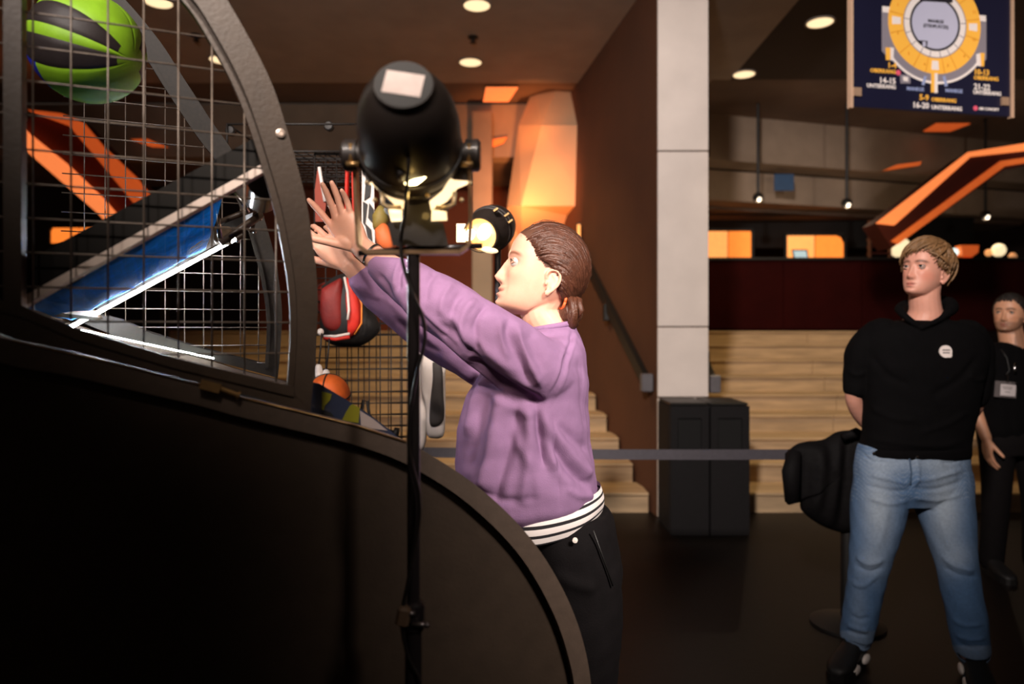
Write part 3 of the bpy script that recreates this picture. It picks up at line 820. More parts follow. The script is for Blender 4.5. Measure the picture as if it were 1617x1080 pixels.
# black jacket thrown over the post
def jacket():
    D = 3.40
    out = [(1240, 716), (1262, 700), (1300, 694), (1322, 682), (1352, 680), (1375, 690), (1378, 740), (1376, 800), (1368, 832), (1345, 842), (1318, 838), (1290, 826),
           (1266, 806), (1262, 790), (1243, 796), (1240, 760)]
    cx, cy = 1318, 745
    n = len(out); rings = []
    for layer, sc in ((0, 1.0), (1, .8), (2, .5), (3, .2)):
        pass
    o = spline(out + [out[0]], 6)[:-1]
    fr = []; vs = []; fs = []; K = 10; n = len(o)
    for side in (-1, 1):
        base = len(vs)
        for k in range(K + 1):
            s = k / K
            for i, q in enumerate(o):
                px = cx + (q[0] - cx) * (1 - s); py = cy + (q[1] - cy) * (1 - s)
                thick = .075 * math.sqrt(max(0, 1 - (1 - s) ** 2)) * (1 + .25 * math.sin(px * .09 + 1.3 * side) + .2 * math.sin(px * .21 + py * .02)) + .004
                w = P(px, py, D); w.y += side * thick
                vs.append(w)
        for k in range(K):
            for i in range(n):
                j = (i + 1) % n
                fs.append((base + k * n + i, base + k * n + j, base + (k + 1) * n + j, base + (k + 1) * n + i))
    m = (K + 1) * n
    for i in range(n):
        j = (i + 1) % n; fs.append((i, j, m + j, m + i))
    b = MB(); b.add(vs, fs)
    return b
t = thing('jacket', 'black jacket hung over the barrier post beside the young man', 'jacket', tuple(P(1318, 840, 3.40)))
m_jack = M('black_nylon', srgb(11, 9, 10), .75, var=.15, scale=20, bump=.3, bscale=35, spec=.12)
jacket().build('body', m_jack, t, smooth=True)
MB().tube([P(1255, 712, 3.33), P(1249, 745, 3.31), P(1251, 792, 3.31)], [.03, .042, .034], 12).build('sleeve', m_jack, t, smooth=True)
MB().tube([P(1330, 690, 3.32), P(1352, 683, 3.31), P(1372, 692, 3.33)], [.018, .024, .018], 12).build('collar', m_jack, t, smooth=True)
# ------------------------------------------------------------------ basketball throwing machine
M0 = Vector((-0.550, 1.09, 0)); MU = Vector((0.9317, 0.3633, 0)); MV = Vector((-0.3633, 0.9317, 0))
MR = Matrix((MU, MV, (0, 0, 1))).transposed()
WIDTH = 1.0
def MP(t, z, v=0.0): return Vector((M0.x + MU.x * t + MV.x * v, M0.y + MU.y * t + MV.y * v, z))
def tz(px, py, v=0.0):
    """(t, z) on the machine plane v seen at a pixel"""
    k = (px - CX) / FPX; o = M0 + MV * v
    # o.x + MU.x t = k (o.y + MU.y t)
    t = (k * o.y - o.x) / (MU.x - k * MU.y); D = o.y + MU.y * t
    return (t, EYE + (HZ - py) / FPX * D)

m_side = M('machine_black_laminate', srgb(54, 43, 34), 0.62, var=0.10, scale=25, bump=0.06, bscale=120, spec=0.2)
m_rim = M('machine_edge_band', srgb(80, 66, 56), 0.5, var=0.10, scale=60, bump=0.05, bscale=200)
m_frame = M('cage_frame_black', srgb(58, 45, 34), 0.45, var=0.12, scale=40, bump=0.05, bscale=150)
m_frame_far = M('cage_frame_far_dimmed', srgb(34, 28, 22), 0.5, var=0.3, scale=120, spec=.3)  # frame colour darkened on the far side to tone down its light
m_side_far = M('far_side_dimmed_black', srgb(20, 17, 14), 0.6, var=.1, scale=25, spec=.2)  # side colour darkened to shade the far panel; black ramp rails share it
m_wire = M('cage_wire', srgb(112, 100, 90), 0.4, metal=0.25, var=0.25, scale=60)
m_brass = M('brass_latch', srgb(176, 140, 92), 0.35, metal=0.8, var=0.15, scale=60)
m_chrome = M('chrome', srgb(190, 186, 182), 0.2, metal=1.0, var=0.05)
m_grey = M('grey_edge_strip', srgb(226, 208, 196), 0.6, var=0.08, scale=30)

machine = thing('basketball_machine', 'large black basketball throwing machine with curved side and wire cage', 'arcade machine', tuple(MP(0.2, 0, .5)))

rim_out_px = [(-190, 470), (-90, 505), (23, 539), (95, 553), (167, 570), (245, 590), (319, 609), (380, 627), (480, 651), (560, 671), (640, 697), (700, 731), (742, 759),
              (782, 792), (820, 830), (852, 870), (881, 917), (905, 968), (922, 1022), (932, 1080)]
rim_in_px = [(-190, 510), (-90, 545), (23, 578), (95, 590), (167, 606), (245, 624), (319, 641), (380, 658), (480, 682), (560, 702), (630, 727), (686, 758), (726, 785),
             (764, 817), (800, 853), (830, 891), (857, 936), (880, 985), (896, 1035), (906, 1085)]
ro = [tz(*p) for p in rim_out_px]; ri = [tz(*p) for p in rim_in_px]
ro += [(ro[-1][0] + .012, .60), (ro[-1][0] + .010, .45), (ro[-1][0] - .02, .25), (ro[-1][0] - .06, .10), (ro[-1][0] - .06, .0)]
ri += [(ri[-1][0] + .012, .60), (ri[-1][0] + .010, .45), (ri[-1][0] - .018, .25), (ri[-1][0] - .055, .10), (ri[-1][0] - .055, .0)]
RO = [tuple(q) for q in spline(ro, 4)]; RI = [tuple(q) for q in spline(ri, 4)]
def side(v0, sgn, tag_):
    f = lambda d: (lambda p: MP(p[0], p[1], v0 + sgn * d))
    poly = RI + [(RI[0][0], 0.0)]
    b = MB(); b.prism(poly, f(.014), f(.034))
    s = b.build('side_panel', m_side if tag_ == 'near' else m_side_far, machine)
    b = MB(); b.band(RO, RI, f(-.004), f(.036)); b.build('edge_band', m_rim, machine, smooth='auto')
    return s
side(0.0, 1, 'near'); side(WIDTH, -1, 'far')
# ball trough floor and front skin between the two sides
b = MB(); rings = []
for p in RI[18::3]:
    rings.append([MP(p[0] - .01, p[1] - .05, .03), MP(p[0] - .01, p[1] - .05, WIDTH - .03), MP(p[0] - .03, p[1] - .06, WIDTH - .03), MP(p[0] - .03, p[1] - .06, .03)])
b.rings(rings); b.build('front_skin', m_side, machine)

b = MB(); b.prism([(0, .034), (0, WIDTH - .034)], lambda p: MP(RI[0][0], .0, p[1]), lambda p: MP(RI[0][0], .0, p[1])) if False else b.rings([[MP(RI[0][0] + d, z, .034), MP(RI[0][0] + d, z, WIDTH - .034), MP(RI[0][0] + d + .02, z, WIDTH - .034), MP(RI[0][0] + d + .02, z, .034)] for d, z in ((0, 0), (0, RI[0][1]))]); b.build('back_panel', m_side, machine)
# ---- cage
arc_out_px = [(-90, -600), (40, -470), (150, -330), (215, -225), (262, -150), (305, -80), (340, -30), (359, 0), (384, 43), (411, 93), (434, 144), (454, 207), (471, 267), (484, 320), (492, 370), (499, 425), (502, 480), (499, 540), (495, 600), (490, 650)]
arc_in_px = [(-130, -570), (0, -445), (105, -310), (170, -205), (217, -130), (262, -60), (296, -12), (315, 12), (341, 55), (368, 104), (391, 155), (412, 216), (430, 274), (445, 328), (455, 378), (464, 430), (469, 482), (469, 540), (466, 590), (464, 622)]
AO = [tz(*p) for p in arc_out_px]; AI = [tz(*p) for p in arc_in_px]
AO = [tuple(q) for q in spline(AO, 4)]; AI = [tuple(q) for q in spline(AI, 4)]
rail_t_px = [(-150, 440), (35, 487), (120, 523), (272, 568), (464, 615)]
rail_b_px = [(-150, 470), (23, 536), (100, 551), (319, 606), (490, 650)]
RT = [tz(*p) for p in rail_t_px]; RB = [tz(*p) for p in rail_b_px]
# measured wire pitch and phase on the near side
ts = [tz(x, 300)[0] for x in (45, 106, 165, 223, 279, 333, 386, 437)]
pitch = (ts[-1] - ts[0]) / 7
zs0 = tz(223, 86)[1]
cage_poly = [(p[0], p[1]) for p in AI] + [RT[-1]] + RT[::-1]
cage_poly += [(AI[0][0], RT[0][1])] if AI[0][0] < RT[0][0] else []
def spans(poly, axis, val):
    """interior spans of the outline along a line t=val (axis 0) or z=val (axis 1)"""
    hits = []
    n = len(poly)
    for i in range(n):
        a, c = poly[i], poly[(i + 1) % n]
        if (a[axis] - val) * (c[axis] - val) < 0:
            s = (val - a[axis]) / (c[axis] - a[axis]); hits.append(a[1 - axis] + s * (c[1 - axis] - a[1 - axis]))
    hits.sort()
    return [(hits[i], hits[i + 1]) for i in range(0, len(hits) - 1, 2)]

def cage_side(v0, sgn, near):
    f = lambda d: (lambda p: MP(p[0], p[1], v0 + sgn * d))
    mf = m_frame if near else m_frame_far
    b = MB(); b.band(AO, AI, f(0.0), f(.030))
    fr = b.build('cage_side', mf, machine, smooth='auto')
    def sub(mb, name, m, smooth=False): return mb.build(name, m, fr, smooth)
    # inner flange of the arch and the bottom rail
    inn = [(p[0] - .010, p[1] - .004) for p in AI]
    b = MB(); b.band(AI, inn, f(.018), f(.036)); sub(b, 'flange', mf, 'auto')
    b = MB(); b.band(RT, RB, f(.001), f(.030)); sub(b, 'bottom_rail', mf, 'auto')
    RT2 = [(p[0], p[1] - .012) for p in RT]
    RT1 = [(p[0], p[1] + .004) for p in RT]
    b = MB(); b.band(RT1, RT2, f(-.003), f(.010)); sub(b, 'rail_lip', mf, 'auto')
    tp = tz(4, 300)[0], tz(33, 300)[0]
    if near: b = MB(); b.prism([(tp[0], RT[1][1] - .01), (tp[1], RT[1][1] - .01), (tp[1], 2.35), (tp[0], 2.35)], f(.002), f(.032)); sub(b, 'upright', m_frame)
    r = .0016
    for k in range(-3 if near else -9, 8):
        t = ts[0] + pitch * k
        for (z0, z1) in spans(cage_poly, 0, t):
            z1 = min(z1, 2.55)
            b = MB(); b.tube([MP(t, z0 - .01, v0 + sgn * .024), MP(t, z1 + .01, v0 + sgn * .024)], r, 6); sub(b, 'wire', m_wire, True)
    for k in range(-16, 16):
        z = zs0 - .05 * k * 1.02
        for (t0, t1) in spans(cage_poly, 1, z):
            t0 = max(t0, -.50 if near else -.80)
            if t1 - t0 < .01: continue
            b = MB(); b.tube([MP(t0 - .01, z, v0 + sgn * .0275), MP(t1 + .01, z, v0 + sgn * .0275)], r, 6); sub(b, 'wire', m_wire, True)
    if near:
        c = MP(*tz(443, 211), v0)
        b = MB(); b.lathe([(0, .0075), (.004, .0072), (.0055, .004), (.0045, .003), (.0045, .0)], c, -MV, 16); sub(b, 'bolt', M('bolt_steel', srgb(225, 205, 190), .35, metal=.7), 'auto')
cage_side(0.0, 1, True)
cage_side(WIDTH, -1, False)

# latch on the seam below the cage
la = thing
A_, B_ = Vector(MP(*tz(317, 605), -.012)), Vector(MP(*tz(348, 613), -.012)); C_ = Vector(MP(*tz(378, 624), -.012))
b = MB(); b.bar(A_, B_, .016, .014); lt = b.build('latch', m_brass, machine)
b = MB(); b.tube([B_, C_], .0045, 10); b.tube([C_ - (C_ - B_) * .12, C_], .007, 10); b.build('bolt', m_brass, lt, 'auto')
b = MB(); b.tube([MP(*tz(378, 626.5), -.006), MP(*tz(480, 651), -.006), MP(*tz(560, 671), -.006), MP(*tz(640, 697), -.006)], .0016, 6)
b.tube([MP(*tz(23, 538.5), -.006), MP(*tz(167, 569.5), -.006), MP(*tz(317, 607), -.006)], .0012, 6); b.build('seam_strip', m_brass, machine, True)

# ---- ball ramp: black rails, grey lip, blue net, led tube on the far rail
a = tz(25, 487, .05); c = tz(428, 262, .05)
def ramp_pt(s, v, dn=0.0):
    """s 0..1 up the ramp, v across, dn up along the ramp normal"""
    t = a[0] + (c[0] - a[0]) * s; z = a[1] + (c[1] - a[1]) * s
    L_ = math.hypot(c[0] - a[0], c[1] - a[1]); nx, nz = -(c[1] - a[1]) / L_, (c[0] - a[0]) / L_
    return MP(t + nx * dn, z + nz * dn, v)
def rail(name, m, v0, v1, d0, d1, s0=-.02, s1=1.0):
    b = MB(); b.rings([[ramp_pt(s, v0, d0), ramp_pt(s, v1, d0), ramp_pt(s, v1, d1), ramp_pt(s, v0, d1)] for s in (s0, s1)])
    return b.build(name, m, machine)
rail('ramp_rail', m_side_far, .05, .075, .010, .052)
rail('ramp_lip', m_grey, .047, .078, -.003, .0095)
rail('ramp_rail', m_side_far, .905, .93, .030, .066)
rail('ramp_cross_bar', m_side, .06, .93, .014, .04, -.06, -.03)
rail('ramp_cross_bar', m_side, .06, .93, .012, .04, .97, 1.0)
m_net = M('blue_net_cord', srgb(26, 140, 235), 0.85, spec=.04, var=0.25, scale=40, emit=None)
la_ = MP(*tz(112, 516, .86), .86); lb_ = MP(*tz(372, 377, .90), .90)
nt_ = m_net.node_tree; pb_ = nt_.nodes['Principled BSDF']; tr_ = nt_.nodes.new('ShaderNodeBsdfTranslucent'); mx_ = nt_.nodes.new('ShaderNodeMixShader'); mx_.inputs[0].default_value = .4
nt_.links.new(pb_.inputs['Base Color'].links[0].from_socket, tr_.inputs['Color']); nt_.links.new(pb_.outputs[0], mx_.inputs[1]); nt_.links.new(tr_.outputs[0], mx_.inputs[2])
nt_.links.new(mx_.outputs[0], nt_.nodes['Material Output'].inputs['Surface'])
b = MB()
NS, NV = 110, 120
na = MP(*tz(46, 487, .085), .085); nb = MP(*tz(420, 268, .085), .085)
fa_ = la_ + Vector((0, 0, .016)); fb_ = lb_ + Vector((0, 0, .018))
def net_pt(s, w, d=0.0):
    p = (na.lerp(nb, s)).lerp(fa_.lerp(fb_, s), w)
    p.z += -.014 * math.sin(PI * w) * math.sin(PI * s) + d + .0018 * math.sin(26 * s + 9 * w)
    return p
def in_hole(s, w): return (s - .72) ** 2 / .0028 + (w - .66) ** 2 / .022 < 1 and math.sin(60 * w) > -.35
for i in range(NS + 1):
    s = .80 * i / NS + .0
    for j in range(26):
        w0, w1 = j / 26, (j + 1) / 26
        if in_hole(s, w0): continue
        ds = .0024 if i % 7 else .0040
        b.add([net_pt(s - ds, w0), net_pt(s + ds, w0), net_pt(s + ds, w1), net_pt(s - ds, w1)], [(0, 1, 2, 3)])
for j in range(NV + 1):
    w = j / NV
    for i in range(28):
        s0, s1 = .80 * i / 28, .80 * (i + 1) / 28
        if in_hole(s0, w): continue
        dv = .0026
        b.add([net_pt(s0, w - dv, -.0012), net_pt(s0, w + dv, -.0012), net_pt(s1, w + dv, -.0012), net_pt(s1, w - dv, -.0012)], [(0, 1, 2, 3)])
net = b.build('ramp_net', m_net, machine, recalc=False)
net['kind'] = 'stuff'; net['label'] = 'blue mesh net hung under the ramp'
b = MB(); b.tube([la_, lb_], .0052, 12)
o = b.build('led_tube', M('white_led', (1, 1, 1), .4, emit=(0.96, 0.97, 1.0), strength=150.0), machine, True)
o['label'] = 'glowing white led tube along the ramp'
d = (lb_ - la_).normalized()
for q, s in ((la_, -1), (lb_, 1)):
    b = MB(); b.tube([q, q + d * s * .022], .0075, 12); b.build('tube_cap', m_grey if s < 0 else m_frame, machine, 'auto')
b = MB(); b.tube([MP(*tz(128, 521, .88), .88), MP(*tz(338, 566, .92), .92)], .0022, 8)
o = b.build('led_strip', M('cool_led_strip', (1, 1, 1), .4, emit=(0.92, 1.0, 0.92), strength=60.0), machine, True); o['label'] = 'thin white led strip along the bottom rail'
# fittings at the top of the ramp: roller, brackets, tension rods
b = MB(); p0 = MP(*tz(418, 290, .12), .10); b.tube([p0, p0 + MV * .16], .030, 20)
b.build('roller', M('black_gloss_roller', srgb(46, 42, 42), .25, var=.2, scale=60), machine, 'auto')
b = MB(); b.tube([MP(*tz(345, 352, .55), .55), MP(*tz(412, 325, .55), .55)], .007, 10); b.tube([MP(*tz(348, 384, .6), .6), MP(*tz(414, 338, .6), .6)], .009, 10)
b.build('tension_rod', m_frame, machine, True)
b = MB(); b.tube([MP(*tz(341, 320, .5), .5), MP(*tz(344, 350, .5), .5), MP(*tz(348, 377, .5), .5)], .0055, 10)
b.tube([MP(*tz(370, 303, .5), .5), MP(*tz(383, 320, .5), .5), MP(*tz(392, 336, .5), .5)], .0045, 10); b.build('spring_hook', m_chrome, machine, True)
for q_, sz_ in ((MP(*tz(400, 325, .7), .7), (.03, .05, .05)), (MP(*tz(352, 372, .72), .72), (.04, .06, .04))):
  b = MB(); b.box(q_, sz_, MR, .004)
  b.build('bracket', M('osb_bracket', srgb(120, 100, 78), .7, var=.3, scale=60), machine)
for q in ((349, 377), (376, 381), (382, 360), (402, 366), (411, 346)):
    b = MB(); b.sphere(MP(*tz(*q, .62), .62), .0048, 10, 6)
    b.build('nut', m_chrome, machine, True)
# glossy inner guard of the trough with dark blue and olive camouflage print
gp = [(492, 604), (520, 611), (560, 640), (598, 664), (648, 693), (560, 672), (490, 654)]
v_ = .10
G_px = [tz(p[0], p[1], v_) for p in [(489, 603), (505, 606), (545, 630), (580, 652), (612, 676), (640, 700), (560, 690), (489, 668)]]
b = MB(); b.prism(G_px, lambda p: MP(p[0], p[1], v_), lambda p: MP(p[0], p[1], v_ + .008))
gd = b.build('trough_guard', M('navy_print', srgb(40, 46, 66), .3, var=.1, coat=.4), machine)
m_ol = M('olive_print', srgb(116, 112, 22), .35, var=.1, coat=.3); m_gr = M('grey_print', srgb(150, 136, 132), .4, var=.1)
for pts, m in (([(508, 618), (524, 622), (521, 632), (513, 640), (511, 648), (508, 646)], m_ol),
               ([(553, 640), (557, 638), (568, 644), (566, 668), (540, 663), (546, 651)], m_ol),
               ([(568, 648), (590, 662), (612, 680), (570, 674)], m_gr),
               ([(505, 654), (512, 648), (522, 651), (528, 658)], m_blk)):
    q = [tz(x, y, v_) for x, y in pts]
    b = MB(); b.prism(q, lambda p: MP(p[0], p[1], v_ - .0015), lambda p: MP(p[0], p[1], v_)); b.build('print_patch', m, gd)

# ---- the ball in flight
bc = P(138, 76, 1.385); br = .104
ball = thing('basketball', 'lime green and black basketball flying inside the wire cage', 'ball', tuple(bc))
ax = Vector((.94, -.18, -.30)).normalized(); e1 = (Vector((0, 0, 1)) - ax * ax.z).normalized(); e2 = Vector((0, -1, 0)); e2 = (e2 - ax * e2.dot(ax) - e1 * e2.dot(e1)).normalized()
seg, rows = 120, 40
bands = [(0, 60, 0), (60, 87, 1), (87, 99, 0), (99, 129, 1), (129, 250, 0), (250, 285, 1), (285, 300, 0), (300, 330, 1), (330, 361, 0)]
edges = {round(b_[0] / 3) for b_ in bands}
vs = []; groups = {}
for i in range(rows + 1):
    th = PI * i / rows
    for j in range(seg):
        ph = 2 * PI * j / seg
        rr = br - (.0012 if j in edges and 2 < i < rows - 2 else 0)
        vs.append(bc + (ax * math.cos(th) + (e1 * math.cos(ph) + e2 * math.sin(ph)) * math.sin(th)) * rr)
for i in range(rows):
    for j in range(seg):
        k = (j + 1) % seg; deg = (j + .5) * 3
        bi = next(n_ for n_, b_ in enumerate(bands) if b_[0] <= deg < b_[1]); g = (bi, bands[bi][2])
        if g[1] == 1 and (i < 4): g = (bi - 1, 0)
        if g[1] == 0 and i > 22 and 105 < deg < 230: g = (bi, 2)
        groups.setdefault(g, []).append((i * seg + j, (i + 1) * seg + j, (i + 1) * seg + k, i * seg + k))
m_lime = M('lime_rubber', srgb(150, 205, 40), .55, var=.06, scale=60, bump=.15, bscale=600)
m_bblk = M('black_rubber', srgb(48, 40, 40), .5, var=.08, scale=60, bump=.15, bscale=600)
m_bblue = M('blue_rubber', srgb(20, 40, 190), .5, var=.08, scale=60, bump=.15, bscale=600)
for g in sorted(groups):
    m = (m_lime, m_bblk, m_bblue)[g[1]]
    used = sorted({i for f in groups[g] for i in f}); ix = {v: n for n, v in enumerate(used)}
    b = MB(); b.add([vs[i] for i in used], [tuple(ix[i] for i in f) for f in groups[g]]); b.build('panel', m, ball, True)
# ------------------------------------------------------------------ stage lamp on its stand
m_lampb = M('lamp_black_enamel', srgb(36, 28, 24), 0.50, var=.05, scale=30, coat=.15)
m_label = M('paper_label', srgb(214, 196, 188), .7, var=.08, scale=60)
m_leak = M('lamp_leak_glow', (1, .9, .5), .4, emit=(1.0, 0.80, 0.38), strength=14.0)
m_lit = M('lens_and_lit_part_glow', (1, .85, .6), .5, emit=(1.0, 0.72, 0.40), strength=1.6)  # lens glow, also emission standing in for light on frame segments and flaps
m_steel = M('steel_tube', srgb(120, 112, 112), .28, metal=.85, var=.06)
m_standb = M('stand_black_tube', srgb(38, 33, 34), .22, var=.06, coat=.5)
LD = 1.07
def lamp(label, tail, nose, rad, group, lens=None):
    """can lamp with egg shaped housing; tail and nose are the ends of its axis"""
    tail, nose = Vector(tail), Vector(nose); ax = (nose - tail).normalized(); L = (nose - tail).length
    t = thing('stage_lamp', label, 'stage lamp', tuple(tail), group)
    prof = [(0, 0), (0, .52), (.015, .55), (.03, .545), (.06, .66), (.12, .80), (.20, .915), (.30, .985), (.40, 1.0), (.46, .995), (.465, 1.03), (.50, 1.035), (.505, .985),
            (.56, .97), (.565, .995), (.585, .995), (.59, .955), (.66, .90), (.74, .80), (.80, .72), (.84, .69)]
    MB().lathe([(d * L, r * rad) for d, r in prof], tail, ax, 48).build('housing', m_lampb, t, smooth='auto')
    MB().lathe([(-.0006, 0), (-.0006, .50 * rad), (.004, .50 * rad)], tail, ax, 40).build('tail_plate', m_blk, t, smooth='auto')
    MB().lathe([(.84 * L, .69 * rad), (.86 * L, .74 * rad), (.98 * L, .76 * rad), (.98 * L, .71 * rad), (.86 * L, .68 * rad)], tail, ax, 40, cap=False).build('snoot', m_lampb, t, smooth='auto')
    MB().lathe([(.90 * L, .0), (.90 * L, .69 * rad)], tail, ax, 32).build('lens', lens or m_lit, t)
    x = ax.cross(Vector((0, 0, 1)) if abs(ax.z) < .95 else Vector((0, 1, 0))).normalized(); y = ax.cross(x)
    if x.x < 0: x, y = -x, -y
    return t, tail, ax, L, x, y
tl = P(637, 133, 0.915); ns = P(659, 318, 1.165)
t, tail, ax, L, lx, ly = lamp('black egg shaped stage lamp glowing on the pole in front of the girl', tl, ns, .0735, 'black stage lamps')
# paper label on the tail
c0 = tail - ax * .0012
up = (Vector((0, 0, 1)) - ax * ax.z).normalized(); sx = up.cross(ax).normalized()
if sx.x < 0: sx = -sx
cA = math.cos(.16); sA = math.sin(.16); ux = sx * cA - up * sA; uy = sx * sA + up * cA
b = MB(); b.box(c0, (.050, .036, .0008), Matrix((ux, uy, ax)).transposed()); o = b.build('paper_label', m_label, t); o['label'] = 'white square paper label on the tail cap'
# light leak slot and boss
side_dir = (Vector((0, -1, 0)) - ax * (-ax.y)).normalized()
def on_body(d, r, phi): return tail + ax * (d * L) + (sx * math.sin(phi) + side_dir * math.cos(phi)) * (r * .0735)
b = MB(); p = on_body(.425, 1.01, .10); q = on_body(.385, 1.02, .50)
b.tube([p, (p + q) / 2 + side_dir * .004, q], [.0030, .0052, .0030], 10); o = b.build('vent_slot', m_leak, t, True); o['label'] = 'bright slot leaking lamp light'
ld = bpy.data.lights.new('lamp_leak', 'POINT'); ld.energy = .04; ld.color = (1, .62, .18); ld.shadow_soft_size = .006
lo = bpy.data.objects.new('lamp_leak', ld); COL.objects.link(lo); lo.location = (p + q) / 2 + side_dir * .030
b = MB(); b.tube([on_body(.32, 1.0, .06), on_body(.39, 1.0, .02)], [.006, .005], 10); b.build('cable_gland', m_lampb, t, True)
# side knobs and yoke
piv = tail + ax * (L * .55)
X1 = Vector((1, 0, 0))
for sgn in (-1, 1):
    b = MB(); b.lathe([(0.068, .018), (.080, .019), (.080, .024), (.098, .024), (.102, .020)], piv, X1 * sgn, 18); b.build('knob', m_lampb, t, 'auto')
    b = MB(); b.tube([piv + X1 * sgn * .086 + Vector((0, -.02, .012)), piv + X1 * sgn * .086 + Vector((0, -.02, -.016))], .0035, 8)
    b.tube([piv + X1 * sgn * .074 + Vector((0, -.022, -.018)), piv + X1 * sgn * .092 + Vector((0, -.022, -.018))], .004, 8); b.build('wing_screw', m_brass, t, True)
yb = P(640, 399, LD).z
pts = [piv + X1 * -.084, Vector((piv.x - .084, LD, piv.z - .10)), Vector((piv.x - .082, LD, yb + .01)), Vector((piv.x - .070, LD, yb)), Vector((piv.x + .070, LD, yb)), Vector((piv.x + .084, LD, yb + .01)),
       Vector((piv.x + .086, LD, piv.z - .10)), piv + X1 * .086]
b = MB()
for i in range(len(pts) - 1): b.bar(pts[i], pts[i + 1], .024 if abs((pts[i + 1] - pts[i]).x) < .03 else .006, .005 if abs((pts[i + 1] - pts[i]).x) < .03 else .024, up=(1, 0, 0) if abs((pts[i + 1] - pts[i]).x) < .03 else (0, 1, 0))
b.build('yoke', M('yoke_steel', srgb(150, 120, 92), .35, metal=.6, var=.1), t)
# colour frame: ring segments painted with emission to look lit, clips and wire hooks round the nose
nose_c = tail + ax * (L * .93)
nx = (X1 - ax * ax.x).normalized(); ny = ax.cross(nx)
if ny.y < 0: ny = -ny
def ringpt(r, phi, d=0): return nose_c + nx * (r * math.cos(phi)) + ny * (r * math.sin(phi)) + ax * d
fD = 1.035
def F(px, py, d=0.0): return P(px, py, fD + d)
for nm, poly in (('lit_frame', [(606, 283), (618, 300), (640, 314), (638, 331), (624, 324), (608, 308), (590, 294), (582, 290), (590, 286)]),
                 ('lit_frame', [(711, 281), (716, 284), (740, 286), (738, 291), (722, 298), (706, 318), (690, 327), (681, 332), (678, 318), (698, 302)])):
    b = MB(); b.prism(poly, lambda p: F(p[0], p[1], 0), lambda p: F(p[0], p[1], .006)); o = b.build(nm, m_lit, t); o['label'] = 'colour frame segment painted with glow'
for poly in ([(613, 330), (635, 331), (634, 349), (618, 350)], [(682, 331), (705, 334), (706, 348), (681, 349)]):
    b = MB(); b.prism(poly, lambda p: F(p[0], p[1], .01), lambda p: F(p[0], p[1], .014)); o = b.build('lit_frame', m_lit, t)
for s, pts_ in ((-1, [(603, 303), (604, 322), (612, 327), (634, 327)]), (1, [(718, 303), (717, 322), (708, 327), (688, 328)])):
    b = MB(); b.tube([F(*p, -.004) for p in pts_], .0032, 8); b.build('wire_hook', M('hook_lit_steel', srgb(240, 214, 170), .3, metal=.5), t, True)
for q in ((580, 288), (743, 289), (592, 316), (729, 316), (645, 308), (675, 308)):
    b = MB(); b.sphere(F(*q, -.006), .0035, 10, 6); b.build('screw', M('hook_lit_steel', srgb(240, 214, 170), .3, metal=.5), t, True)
for poly in ([(560, 232), (592, 236), (594, 283), (582, 284), (572, 276)], [(716, 238), (742, 236), (743, 284), (718, 283)]):
    b = MB(); b.prism(poly, lambda p: F(p[0], p[1], .02), lambda p: F(p[0], p[1], .03)); b.build('frame_arm', m_lampb, t)
b = MB(); b.prism([(640, 300), (680, 300), (683, 350), (700, 352), (708, 388), (620, 388), (612, 352), (636, 350)], lambda p: F(p[0], p[1], .022), lambda p: F(p[0], p[1], .05)); b.build('mount_block', m_lampb, t)
# the lamp's own light
spot('stage_lamp_beam', tail + ax * (L * 1.0) + Vector((0, .02, 0)), (0.0, 1.80, 1.42), 4.2, (1.0, 0.80, 0.66), 105, 0.7, 0.035)

# stand
st = thing('lamp_stand', 'thin black lamp stand with clamp in front of the machine', 'lamp stand', (P(653, 0, LD).x, LD, 0))
px_, = (P(653, 0, LD).x,)
ztop = P(653, 384, LD).z
zcl = P(653, 972, LD).z
zfl = 0.0
b = MB(); b.tube([(px_, LD, zcl - .02), (px_, LD, ztop)], .0098, 20); b.build('upper_tube', m_standb, st, 'auto')
b = MB(); b.tube([(px_, LD, .12), (px_, LD, zcl + .01)], .0130, 20); b.build('lower_tube', m_standb, st, 'auto')
b = MB(); b.lathe([(0, .013), (.006, .013), (.010, .008), (.020, .0075), (.026, .004), (.027, .0)], (px_, LD, ztop - .004), (0, 0, 1), 20); b.build('spigot', m_steel, st, 'auto')
b = MB(); b.lathe([(0, .015), (.004, .0175), (.040, .0175), (.044, .014)], (px_, LD, zcl - .022), (0, 0, 1), 20); b.build('clamp_collar', m_standb, st, 'auto')
k = P(637, 973, LD - .018)
b = MB(); b.box(k, (.020, .018, .030), Matrix.Rotation(.2, 3, 'Y'), .004); o = b.build('clamp_knob', M('clamp_knob_brown', srgb(104, 82, 64), .4), st)
b = MB(); b.tube([P(640, 970, LD - .022), P(656, 968, LD - .020)], .004, 8); b.tube([P(650, 985, LD - .018), P(674, 987, LD - .02)], [.005, .0035], 8); b.sphere(P(674, 987, LD - .02), .0045, 10, 6)
b.build('clamp_lever', m_steel, st, True)
b = MB(); b.tube([P(566, 400, LD), P(655, 393, LD), P(762, 388, LD)], .0045, 10); b.build('cross_bar', m_standb, st, True)
for kx in range(3):
    an = kx * 2 * PI / 3 + 2.4
    b = MB(); b.tube([(px_ + .014 * math.cos(an), LD + .014 * math.sin(an), .42), (px_ + .13 * math.cos(an), LD + .13 * math.sin(an), .012)], .009, 10); b.build('leg', m_standb, st, True)
